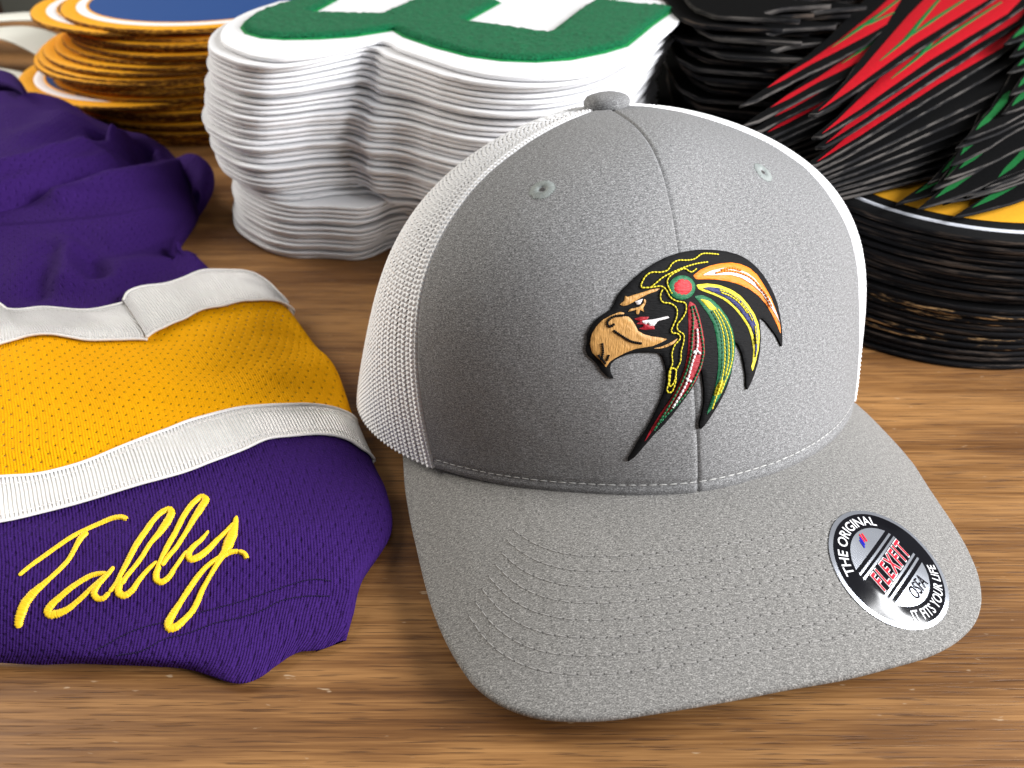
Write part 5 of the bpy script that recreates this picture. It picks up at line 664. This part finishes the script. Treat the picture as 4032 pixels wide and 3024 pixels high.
def arc_top(size, R, mid, squeeze=1.0): return lambda v: ((R + v[1] * size) * math.cos(mid - v[0] * size * squeeze / R), (R + v[1] * size) * math.sin(mid - v[0] * size * squeeze / R))
def arc_bot(size, R, mid, squeeze=1.0): return lambda v: ((R - v[1] * size) * math.cos(mid + v[0] * size * squeeze / R), (R - v[1] * size) * math.sin(mid + v[0] * size * squeeze / R))
put_text('THE ORIGINAL', 'pwhite', H0 + .00024, arc_top(.225, .715, math.radians(98), .92), .012)
put_text('IT FITS YOUR LIFE', 'pwhite', H0 + .00024, arc_bot(.225, .875, math.radians(-82), .80), .012)
put_text('FLEXFIT', 'pwhite', H0 + .00024, lambda v: (v[0] * .245 + .0, v[1] * .40 - .135), .05, .3, 1.26)
put_text('FLEXFIT', 'pred', H0 + .00034, lambda v: (v[0] * .245 + .0, v[1] * .40 - .135), .012, .3, 1.26)
put_text('OSFA', 'gloss', H0 + .00034, lambda v: (v[0] * .22 * .85 + .03, v[1] * .29 - .575), 0.0, .25)
def sq(cx, cy, w, h, sh): return np.array([(cx - w + sh * -h, cy - h), (cx + w + sh * -h, cy - h), (cx + w + sh * h, cy + h), (cx - w + sh * h, cy + h)])
for cx, m in ((-.05, 'pblue'), (.0, 'pblue'), (.05, 'pred'), (.10, 'pred')): flat('emblem_bar', sq(cx, .50 + (.03 if m == 'pred' else -.0) + (0.02 if cx in (.0, .05) else 0), .016, .062, .5), H0 + .0003, m, sticker, .2)
# ------------------------------------------------------------------ the jersey
jr = empty('jersey', (-0.12, 0.22, 0), 'purple jersey lying folded with a gold stripe between white ribbons and yellow script', 'jersey')
R = {k: np.array(v) for k, v in DATA['rows'].items()}
def cloth(name, G, m, parent, uvs=(1, 1), flip=True, label=None, uoff=0.0):
    u = np.concatenate([np.zeros((G.shape[0], 1)), np.cumsum(np.linalg.norm(np.diff(G, axis=1), axis=2), axis=1)], 1); v = np.concatenate([np.zeros((1, G.shape[1])), np.cumsum(np.linalg.norm(np.diff(G, axis=0), axis=2), axis=0)])
    v = np.repeat(v.mean(1, keepdims=True), G.shape[1], 1)
    o = mesh_obj(name, G.reshape(-1, 3), grid_faces(G.shape[0], G.shape[1], not flip), m, parent, np.stack([u * uvs[0], v * uvs[1]], 2).reshape(-1, 2))
    if label: o['label'] = label
    return o
keys = ['rb1t', 'rb1b', 'ym1', 'ym2', 'rb2t', 'rb2b', 'cm1', 'cm2', 'hem2', 'hem1', 'hem0', 'under']
NC = 220; per = [14, 16, 16, 16, 12, 12, 12, 16, 12, 10, 5]
SL = loft([R[k] for k in keys], NC, per)
def wrinkle(G, amp, sc, seed, stretch=(1, 1)):
    P = G.reshape(-1, 3).copy(); P[:, 0] *= stretch[0]; P[:, 1] *= stretch[1]; n = smooth_noise(P, sc, seed).reshape(G.shape[:2]); n2 = smooth_noise(P, sc * 2.3, seed + 3).reshape(G.shape[:2])
    fade = np.clip(G[..., 2] / 0.012, 0, 1); Q = G.copy(); Q[..., 2] += amp * (n + .45 * n2) * fade; Q[..., 2] = np.maximum(Q[..., 2], .0008); return Q
SLW = wrinkle(SL, 0.0024, 26, 11, (1, 1.6))
off = np.concatenate([[0], np.cumsum(per)]); at = {k: int(o) for k, o in zip(keys, off)}
cloth('gold_stripe', SLW[at['rb1b'] - 2:at['rb2t'] + 4], M['yellow'], jr)
cuff = cloth('cuff_panel', SLW[at['rb2b'] - 3:], M['purple'], jr)
sleeve_tree = bvh(SLW.reshape(-1, 3), grid_faces(SLW.shape[0], NC))
def lifted(G, h):
    N = grid_normals(G); N = N * np.where(N[..., 2:3] < -0.2, -1, 1) * 1.0; s = np.sign((N[..., 2:3]) + 1e-6); return G + N * s * h
def trim(G, h, label):
    G = lifted(G, h); o = cloth('ribbon_trim', G, M['ribbon'], jr, label=label)
    for k in (0, 1, G.shape[0] - 2, G.shape[0] - 1):
        if k in (0, G.shape[0] - 1): tube('edge_cord', G[k] + np.array([0, 0, .0002]), .00055, M['cord'], o, 6)
    n = G.shape[0]
    for k in (2, n - 3):
        L = G[k]; s = np.concatenate([[0], np.cumsum(np.linalg.norm(np.diff(L, axis=0), axis=1))]); segs = []
        for a in np.arange(0, s[-1] - .002, .0021):
            p, q = [np.array([np.interp(x, s, L[:, c]) for c in range(3)]) for x in (a, a + .0017)]; segs.append((p + [0, 0, .0003], q + [0, 0, .0003], np.array([0, 0, 1.0])))
        beads('ribbon_stitching', segs, .00022, M['cord'], o)
    return o
r2 = wrinkle(loft([R['rb2t'], R['rb2b']], NC, [16]), 0.0010, 40, 12)
r2[..., :] = r2; trim(np.stack([SLW[at['rb2t'] + k] for k in range(at['rb2b'] - at['rb2t'] + 1)]), .0009, 'lower white ribbon between the gold stripe and the cuff')
def split_row(L, x_kink):
    L = np.array(L); k = int(np.argmin(np.abs(L[:, 0] - x_kink))); return L[:k + 1], L[k:]
t_, b_ = R['rb1t'], R['rb1b']
def kink(L, sharp):                                     # sharpest turn of the outline
    return L
UT, UB = DATA['kink']
(tl, tr), (bl, br) = split_row(t_, UT), split_row(b_, UB)
gl = wrinkle(loft([tl, bl], 110, [16]), 0.0024, 26, 11, (1, 1.6)); gl[..., 2] -= .0004 * np.linspace(0, 1, 110)[None] ** 6
trim(gl, .0012, 'upper white ribbon left of its overlap'); 
gr = wrinkle(loft([tr, br], 130, [16]), 0.0024, 26, 11, (1, 1.6)); gr[..., 2] += .0004 * np.exp(-np.linspace(0, 6, 130))[None]
trim(gr, .0016, 'upper white ribbon lapped over and running to the fold')
# purple body with folds
BR = [np.array(b) for b in DATA['body']]; BG = loft(BR, 220, [32] * 8 + [6, 3]); P = BG.reshape(-1, 3)
dz = np.zeros(len(P))
for f in DATA['folds']:
    L = resample(np.array(f['p']), 50) if len(f['p']) > 2 else np.array(f['p']); q = np.min(np.linalg.norm(P[:, None, :2] - L[None], axis=2), axis=1); dz += 1.35 * f['d'] * np.exp(-(q / (.8 * f['w'])) ** 2)
C0 = resample(np.array(DATA['folds'][0]['p']), 80); dd = P[:, None, :2] - C0[None]; kk = np.argmin((dd ** 2).sum(2), axis=1); TT_ = np.gradient(C0, axis=0); TT_ /= np.linalg.norm(TT_, axis=1, keepdims=True); dv_ = P[:, :2] - C0[kk]
sd_ = TT_[kk, 0] * dv_[:, 1] - TT_[kk, 1] * dv_[:, 0]; endf = np.clip(np.minimum(1, (79 - kk) / 12.0), 0, 1)
dz += .0115 / (1 + np.exp(-sd_ / .0006)) * np.exp(-np.maximum(sd_, 0) / .030) * endf                # upper layer lapping over along the crease
BG = BG.copy(); fade = np.clip(BG[..., 2] / .02, 0, 1); BG[..., 2] += dz.reshape(BG.shape[:2]) * fade; BG = wrinkle(BG, 0.0018, 24, 17, (1, 1.4)); 
cloth('body_panel', BG, M['purple'], jr, flip=False)
cl = [resample(np.array(c), 60) for c in DATA['collar']]; base0, base2 = cl[0] + [0, .012, -.03], cl[2] + [0, -.004, -.012]
CG = wrinkle(loft([base0, cl[0], cl[1], cl[2], base2], 60, [8, 10, 10, 6]), .002, 30, 19); cloth('collar_fold', CG, M['purple'], jr, flip=True)
lp = resample(np.array(DATA['loopfold']), 60) + [.003, 0, .002]; ang = np.linspace(-.5, 1.25 * math.pi, 16)
T = np.gradient(lp, axis=0); T /= np.linalg.norm(T, axis=1, keepdims=True); sd = np.cross(T, [0, 0, 1.0]); rad = .0085 * np.sin(np.linspace(.5, math.pi - .25, 60)) ** .6
LG = np.stack([lp + rad[:, None] * (-sd * (math.cos(a) - 1) * .9 + np.array([0, 0, 1.0]) * (math.sin(a) - 0.6)) for a in ang]); LG[..., 2] = np.maximum(LG[..., 2], .001)
cloth('side_fold', wrinkle(LG, .001, 40, 20), M['purple'], jr, flip=True)
fl = [np.array(x) for x in DATA['flap']]; fg = loft([fl[0] + [0, .006, -.004], fl[0], fl[1], fl[2]], 50, [4, 10, 10]); cloth('lower_flap', wrinkle(fg, .0012, 50, 22), M['purple'], jr, flip=False)
# script on the cuff
script = None
def on_sleeve(xy, h):
    out, nrm = [], []
    for x, y in xy:
        q = sleeve_tree.ray_cast(Vector((x, y, .2)), Vector((0, 0, -1)), .4)
        if q[0] is None: q = sleeve_tree.find_nearest(Vector((x, y, .01)))
        n = q[1] if q[1].z > 0 else -q[1]; out.append(np.array(q[0]) + np.array(n) * h); nrm.append(np.array(n))
    return np.array(out), np.array(nrm)
letters = {}
LETTER = [(0, 'T'), (0, 'T'), (1, 'a'), (1, 'a'), (2, 'l'), (2, 'l'), (3, 'l'), (3, 'l'), (4, 'y'), (4, 'y'), (4, 'y')]
for k, st in enumerate(DATA['script']):
    L = np.array(st['p']); n = max(30, int(np.linalg.norm(np.diff(L, axis=0), axis=1).sum() / .00028)); Q = resample(L, n); wd_ = np.interp(np.linspace(0, 1, n), np.linspace(0, 1, len(st['w'])), st['w']) * 1e-4 * 0.62 * .5 * 1.32
    a = np.linspace(0, 1, n); L_ = n * .00028; wd_ = wd_ * np.clip(np.minimum(a, 1 - a) * L_ / .0009 + .45, 0, 1)
    C, N = on_sleeve(Q, .0); T = np.gradient(C, axis=0); T /= np.linalg.norm(T, axis=1, keepdims=True); sd = np.cross(N, T); sd /= np.linalg.norm(sd, axis=1, keepdims=True)
    jig = 1 + .09 * np.where(np.arange(n) % 2, 1, -1) + .05 * rng.standard_normal(n); jig2 = 1 + .09 * np.where(np.arange(n) % 2, 1, -1) + .05 * rng.standard_normal(n)
    cs = np.linspace(-1, 1, 9); rows_ = []
    for c in cs:
        w_ = wd_ * (jig if c < 0 else jig2); hh = .00005 + .0006 * np.sqrt(max(0, 1 - abs(c) ** 2.4)) * (1 + .10 * np.where(np.arange(n) % 2, 1, -1)) - (.0004 if abs(c) > .99 else 0)
        rows_.append(C + sd * (w_ * c)[:, None] + N * (hh + .00004 * k)[:, None])
    G = np.stack(rows_); u = np.tile(cs[:, None] * .001, (1, n)); v = np.tile((np.arange(n) * .00028)[None], (9, 1))
    letters.setdefault(LETTER[k], []).append((G.reshape(-1, 3), grid_faces(9, n, False), np.stack([u, v], 2).reshape(-1, 2)))
for (i_, ch), parts in letters.items():
    V, F, U, o_ = [], [], [], 0
    for v, f, u in parts: V.append(v); F.append(f + o_); U.append(u); o_ += len(v)
    mesh_obj('letter', np.concatenate(V), np.concatenate(F), M['gold'], cuff, np.concatenate(U))['label'] = 'yellow embroidered letter ' + ch
for L in DATA['hemlines']:
    Q = resample(np.array(L), 260); C, N = on_sleeve(Q, .00012); segs = [(C[i], C[i + 2], N[i]) for i in range(0, 256, 3)]; beads('hem_stitching', segs, .00028, M['hem'], cuff, .5)
# ------------------------------------------------------------------ stacks of patches
ORD = 'topmost second third fourth fifth sixth seventh eighth ninth tenth eleventh twelfth thirteenth fourteenth fifteenth sixteenth seventeenth eighteenth nineteenth twentieth'.split()
TENS = {2: 'twenty', 3: 'thirty', 4: 'forty'}
def ordinal(i, n):
    if i == 0: return 'topmost'
    if i == n - 1: return 'lowest'
    if i < 20: return ORD[i]
    if (i + 1) % 10 == 0: return {30: 'thirtieth', 40: 'fortieth', 50: 'fiftieth'}[i + 1]
    return TENS[(i + 1) // 10] + '-' + ('first' if (i + 1) % 10 == 1 else ORD[(i + 1) % 10 - 1])
def plate(name, outline, z0, th, wob, mats, parent=None, inset=.0005, loc=None):
    """one cut patch: flat faces and a cut edge that bulges a little; wob(xy) bends it"""
    O = np.asarray(outline, float); n = len(O)
    ar = np.sum(O[:, 0] * np.roll(O[:, 1], -1) - np.roll(O[:, 0], -1) * O[:, 1])
    if ar < 0: O = O[::-1].copy()
    T = np.roll(O, -1, 0) - np.roll(O, 1, 0); N = np.stack([T[:, 1], -T[:, 0]], 1); N /= np.maximum(np.linalg.norm(N, axis=1, keepdims=True), 1e-9)
    w = wob(O); rings = [(-inset, 0.0), (0, th * .25), (0, th * .8), (-inset * .8, th)]
    V = np.concatenate([np.c_[O + N * a, z0 + b + w] for a, b in rings]); F = []; mi = []
    for k in range(3):
        for i in range(n): F.append((k * n + i, k * n + (i + 1) % n, (k + 1) * n + (i + 1) % n, (k + 1) * n + i)); mi.append(1)
    sc = 1 / (O.max(0) - O.min(0)).max(); lo = O.min(0); v, _, f, *_ = delaunay_2d_cdt([Vector(((p - lo) * sc).tolist()) for p in O], [(i, (i + 1) % n) for i in range(n)], [], 1, 1e-9)
    if len(v) == n:
        for t in f:
            c = O[list(t)].mean(0)
            p = O[list(t)]; cr = (p[1] - p[0])[0] * (p[2] - p[0])[1] - (p[1] - p[0])[1] * (p[2] - p[0])[0]; t = tuple(t) if cr > 0 else tuple(t)[::-1]
            F.append(tuple(3 * n + i for i in t)); mi.append(0); F.append(tuple(t[::-1])); mi.append(0)
    else:
        F.append(tuple(range(3 * n, 4 * n))); mi.append(0)
    o = mesh_obj(name, V, F, mats, parent, np.c_[V[:, 0], V[:, 1]], False, mi, loc); o.data.polygons.foreach_set('use_smooth', np.asarray(mi, bool)); return o
def flat_at(z, wob=lambda p: np.zeros(len(p))): return lambda V, h: np.c_[V, z + h + wob(np.asarray(V))]
def waves(seed, amp):
    r = np.random.default_rng(seed); k = r.normal(0, 22, (3, 2)); ph = r.uniform(0, 6.28, 3); return lambda p: amp * sum(np.sin(p @ k[i] + ph[i]) for i in range(3)) / 3
def moved(O, dx, dy, rot, c):
    ca, sa = math.cos(rot), math.sin(rot); return (O - c) @ np.array([[ca, sa], [-sa, ca]]) + c + [dx, dy]

# white numerals
NUM = np.array(DATA['number']); far = np.array(DATA['number_far'])
NI = int(np.argmin(np.linalg.norm(NUM - np.array([-.067, .442]), axis=1)))
NUM = np.concatenate([resample(NUM[:17], 70)[:-1], resample(NUM[16:], 100), resample(far, 24)[1:-1]]); nc = np.array([-.02, .5]); NW = 42; HT = .105; pitch = HT / NW
profx = [(0, 0), (.10, -.001), (.25, -.003), (.4, -.0035), (.5, .0015), (.60, .006), (.66, .0095), (.69, .013), (.705, .021), (.75, .022), (.82, .020), (.9, .017), (1, .012)]
cum = 0
for i in range(NW):
    f = i / (NW - 1); dx = np.interp(i / 41, np.linspace(0, 1, 40), DATA['profile']) + .007 * math.exp(-((i - 28) / 2.0) ** 2) + (.004 if i > 28 else 0) + .0011 * rng.standard_normal(); dy = .0013 * rng.standard_normal() + (-.006 if f > .7 else 0) - (.003 if i in (6, 11, 17, 24) else 0); rot = .006 * rng.standard_normal() + (-.02 if f > .7 else 0)
    if i == 0: dx = dy = rot = 0
    z = HT - (i + 1) * pitch + .0001; wa, wb = waves(3, .00018 * math.sin(math.pi * min(1, f * 1.15)) if f < .87 else .0), waves(100 + i, .00020)
    wob = (lambda p, wa=wa, wb=wb: wa(p) + wb(p)) if 0 < i < NW - 1 else (lambda p: np.zeros(len(p)))
    NU = NUM.copy()
    if i > 28: NU[:, 0] = NU[:, 0].min() + (NU[:, 0] - NU[:, 0].min()) * 1.14          # a wider numeral in the lower part
    if i > 1: NU[:, 1] -= .025 * np.exp(-((NU[:, 0] + .064) / .020) ** 2) * min(1, i / 12) * (NU[:, 1] < .48)
    O = moved(NU, dx, dy, rot, nc); t = empty('number_patch', (nc[0] + dx, nc[1] + dy, z), f'white felt numeral patch, {ordinal(i, NW)} in the tall white stack behind the cap', 'patch', 'white numeral patches in the tall stack')
    if i == 0: t['label'] = 'white felt patch with green fuzzy numeral on top of the tall white stack'
    o = plate('felt_backing', O, z, pitch * (.62 + .12 * rng.random()) if i else pitch * .8, wob, (M['white'], M['whiteedge']), t, .00025)
    if i == 0:
        zt = z + pitch * .80; NG = np.array(DATA['number_green']); ctr = NG.mean(0)
        NGc = NG.copy(); NGc = np.concatenate([NGc[:1] + [0, .002], NGc[1:]]) 
        pillow('satin_border', NGc, .004, .0002, .0012, .0022, flat_at(zt), M['greenedge'], t, -.0004)
        d_in = .0032; ins = []
        A = closed(NGc, .004); T = np.roll(A, -1, 0) - np.roll(A, 1, 0); N = np.stack([-T[:, 1], T[:, 0]], 1); N /= np.linalg.norm(N, axis=1, keepdims=True)
        if np.sum(A[:, 0] * np.roll(A[:, 1], -1) - np.roll(A[:, 0], -1) * A[:, 1]) < 0: N = -N
        pillow('green_numeral', A + N * .0016, .0022, .0010, .0030, .004, flat_at(zt), M['green'], t, .0, .00022)
# orange rimmed round patches
OC, OR = np.array([-.2306, .6794]), .1033; NO = 23; HO = .08; po = HO / NO
circ = lambda r, n=110: np.array([(r * math.cos(a), r * math.sin(a)) for a in np.linspace(0, 2 * math.pi, n, endpoint=False)])
def ring_mesh(name, r0, r1, z, m, parent, c, n=110, wob=None, dome=.0003):
    A = circ(1, n); V = []
    for k, (r, h) in enumerate(((r0, -dome), (r0 * .8 + r1 * .2, dome), (r0 * .2 + r1 * .8, dome), (r1, -dome))): V.append(np.c_[A * r + c, np.full(n, z + h) + (wob(A * r + c) if wob else 0)])
    V = np.concatenate(V); F = [(k * n + i, (k + 1) * n + i, (k + 1) * n + (i + 1) % n, k * n + (i + 1) % n) for k in range(3) for i in range(n)]
    return mesh_obj(name, V, [f[::1] for f in F], m, parent, np.stack([np.tile(np.linspace(0, 2 * math.pi * r1, n), 4), np.repeat(np.linspace(0, .01, 4), n)], 1))
jo = {0: (0, 0), 1: (-.027, .006), 2: (.001, .003), 3: (.002, .002), 4: (-.002, .004), 5: (.001, .002), 6: (-.008, .003), 7: (-.013, .002), 8: (-.024, .0), 9: (-.028, .001), 10: (-.031, -.001), 11: (-.020, .002), 12: (-.019, .002), 13: (-.020, .001), 14: (-.045, -.004), 15: (-.014, .004), 16: (-.012, .0), 17: (-.012, .003), 18: (-.008, -.002), 19: (-.006, .001), 20: (-.004, .0), 21: (-.004, .001), 22: (-.003, 0)}
for i in range(NO):
    z = HO - (i + 1) * po + .0001; dx, dy = jo[i]; c = OC + [dx + .0012 * rng.standard_normal() * (i > 0), dy + .0012 * rng.standard_normal() * (i > 0)]
    tilt = np.random.default_rng(50 + i).normal(0, .008 if i % 3 == 0 else .003, 2) if 0 < i < NO - 1 else np.zeros(2); wob = lambda p, c=c, tilt=tilt: np.clip((p - c) @ tilt, -.0011, .0011)
    t = empty('round_patch', (c[0], c[1], z), f'orange rimmed blue round patch, {ordinal(i, NO)} in the stack behind the jersey', 'patch', 'orange rimmed round patches in the stack')
    if i == 14: t['label'] = 'orange rimmed round patch sticking out farthest left, low in its stack'
    if i == 1: t['label'] = 'orange rimmed round patch just under the top one, jutting out left'
    plate('backing', circ(OR) + c, z, po * .82, wob, (M['orange'], M['orangeedge']), t, .0006)
    zt = z + po * .82 + .00025; k = OR / .1033
    ring_mesh('orange_border', .0925, .1028, zt, M['orange'], t, c, wob=wob); ring_mesh('white_ring', .0855, .0925, zt + .0001, M['ivory'], t, c, wob=wob); ring_mesh('inner_orange_ring', .0838, .0856, zt + .0001, M['orange'], t, c, wob=wob)
    A = circ(.0838); V = np.c_[A + c, np.full(len(A), zt + .0001) + wob(A + c)]; mesh_obj('blue_field', V, [tuple(range(len(A)))], M['blue'], t, V[:, :2])
# black round patches
BC, BRr, NB, HB = np.array([.2195, .3885]), .0850, 20, .060; pb = HB / NB
for i in range(NB):
    z = HB - (i + 1) * pb + .0001; f = i / (NB - 1); j = rng.normal(0, .0010, 2) * (i > 0); c = BC + j + [.004 * math.sin(f * 5) * f, -.003 * f]
    wob = waves(300 + i, .00025 if 0 < i < NB - 1 else 0); t = empty('round_patch', (c[0], c[1], z), f'black edged round patch, {ordinal(i, NB)} in the stack right of the cap', 'patch', 'black edged round patches in the stack')
    if i == 0: t['label'] = 'black edged round patch with golden middle on top of the stack right of the cap'
    plate('backing', circ(BRr, 140) + c, z, pb * .86, wob, (M['black'], M['rustedge'] if i in (11, 12, 15, 16) else M['blackedge']), t, .0006)
    if i == 0:
        zt = z + pb * .86 + .0003; ring_mesh('black_border', .0768, .0846, zt, M['eblack'], t, c, 140); ring_mesh('grey_ring', .0743, .0768, zt + .0002, M['greyring'], t, c, 140); ring_mesh('black_ring', .0660, .0743, zt, M['eblack'], t, c, 140)
        A = circ(.0661, 140); V = np.c_[A + c, np.full(len(A), zt)]; mesh_obj('golden_field', V, [tuple(range(len(A)))], M['field'], t, V[:, :2])
# crest patches fanned on top of the round stack (origin of each at the tip of its long feather)
def copy_thing(src, plain=False):
    c = src.copy(); COL.objects.link(c)
    for ch in src.children:
        if plain and 'backing' not in ch.name: continue
        d = ch.copy(); COL.objects.link(d); d.parent = c
    return c
z0 = .0931; PL = DATA['crest_place']; t0_ = np.array(PL[0][:2])
proto = empty('crest_patch', (t0_[0], t0_[1], z0), '', 'patch', 'black crest patches with red feathers in the fan')
sh = lambda q: np.array(q) + t0_
plate('backing', closed(sh(DATA['crest']), .006), z0, .0017, lambda p: np.zeros(len(p)), (M['black'], M['silveredge']), proto, .0005)
for q in DATA['crest_red']: pillow('red_feather', sh(q), .0035, .0001, .0005, .0015, flat_at(z0 + .0017), M['red'], proto, -.0003)
for q in DATA['crest_lines']:
    L = resample(sh(q), 24) if len(q) > 2 else sh(q); w = np.interp(np.linspace(0, 1, len(L)), [0, .3, 1], [.0003, .0014, .0008]); tube('feather_quill', np.c_[L, np.full(len(L), z0 + .0022)], w, M['leaf'], proto, 6, flat=.3)
for i, (x, y, ro) in enumerate(PL):
    o = proto if i == 0 else copy_thing(proto, i > 3); o.location = (x, y, z0 - .0028 * i); o.rotation_euler = (0, 0, ro + (.006 * rng.standard_normal() if i > 3 else 0))
    o['label'] = f'black crest patch with red feathers, {ordinal(i, len(PL))} in the fan right of the cap' if i < 4 else f'plain looking black edge of a crest patch, {ordinal(i, len(PL))} in the fan right of the cap'
# green plumes beside them
PP = DATA['plume_place']; x, y, z, _ = PP[0]
proto = empty('plume_patch', (x, y, z), '', 'patch', 'black plume patches with green middles'); sh = lambda q: np.array(q) + [x, y]
plate('backing', closed(sh(DATA['plume']), .006), z, .0015, lambda p: np.zeros(len(p)), (M['black'], M['silveredge']), proto, .0005)
pillow('green_feather', sh(DATA['plume_core']), .0035, .0001, .0005, .0015, flat_at(z + .0015), M['leaf'], proto, -.0003)
for i, (x_, y_, z_, ro) in enumerate(PP):
    o = proto if i == 0 else copy_thing(proto); o.location = (x_, y_, z_); o.rotation_euler = (0, 0, ro)
    o['label'] = f'black plume patch with green middle, {ordinal(i, len(PP))} in the pile at the right edge'
# black feather patches stacked at the back
J = np.array([(.095, .49), (.10, .472), (.112, .467), (.131, .462), (.118, .476), (.13, .487), (.152, .492), (.136, .505), (.15, .522), (.176, .532), (.156, .545), (.175, .575), (.205, .592), (.178, .600), (.17, .66), (.135, .68), (.11, .62), (.098, .55)]); J = (J - [.14, .56]) * [1.45, 1.2] + [.158, .575]; NJ, HJ = 26, .112; pj = HJ / NJ; jc = np.array([.14, .56])
for i in range(NJ):
    z = HJ - (i + 1) * pj + .0001; dx, dy, ro = (.006 * rng.standard_normal(), .005 * rng.standard_normal(), .04 * rng.standard_normal()); wob = waves(500 + i, .0006 if 0 < i < NJ - 1 else 0); O = moved(closed(rounded(J, 1), .006), dx, dy, ro, jc)
    t = empty('feather_patch', (jc[0] + dx, jc[1] + dy, z), f'black jagged feather patch, {ordinal(i, NJ)} in the dark stack behind the red feathers', 'patch', 'black jagged patches in the back stack')
    plate('backing', O, z, pj * .62, wob, (M['black'], M['silveredge'] if i % 2 == 0 else M['blackedge']), t, .0005)
    if i in (2, 9, 16): pillow('red_feather', moved(np.array([(.100, .50), (.12, .505), (.16, .60), (.13, .62), (.108, .56)]), dx, dy, ro, jc), .008, .0001, .0006, .002, flat_at(z + pj * .62 + .0002, wob), M['red'], t, -.0006)
# white straps at the far left
def strap(P, w, label):
    P = resample(np.array(P), 40); T = np.gradient(P, axis=0); T /= np.linalg.norm(T, axis=1, keepdims=True); s = np.cross(T, [0, 0, 1.0]); s /= np.linalg.norm(s, axis=1, keepdims=True); n = np.cross(s, T)
    G = np.stack([P + s * w + n * .0008, P + s * w * .9 + n * .0016, P - s * w * .9 + n * .0016, P - s * w + n * .0008, P - s * w - n * .0004, P + s * w - n * .0004, P + s * w + n * .0008]); o = mesh_obj('strap', G.reshape(-1, 3), grid_faces(7, 40), M['strap'], None, np.zeros((280, 2))); tag(o, label, 'strap', 'white straps left of the orange stack')
strap([(-.62, .86, .016), (-.50, .835, .030), (-.44, .835, .032), (-.37, .86, .012)], .016, 'flat white strap arching behind the other one at the far left')
strap([(-.60, .80, .012), (-.48, .775, .030), (-.43, .762, .034), (-.38, .74, .02), (-.34, .72, .004)], .020, 'wider white strap lying in front, left of the orange stack')
strap([(-.60, .74, .004), (-.48, .735, .012), (-.42, .715, .010), (-.36, .69, .003)], .012, 'low white strap lying nearest the purple jersey')
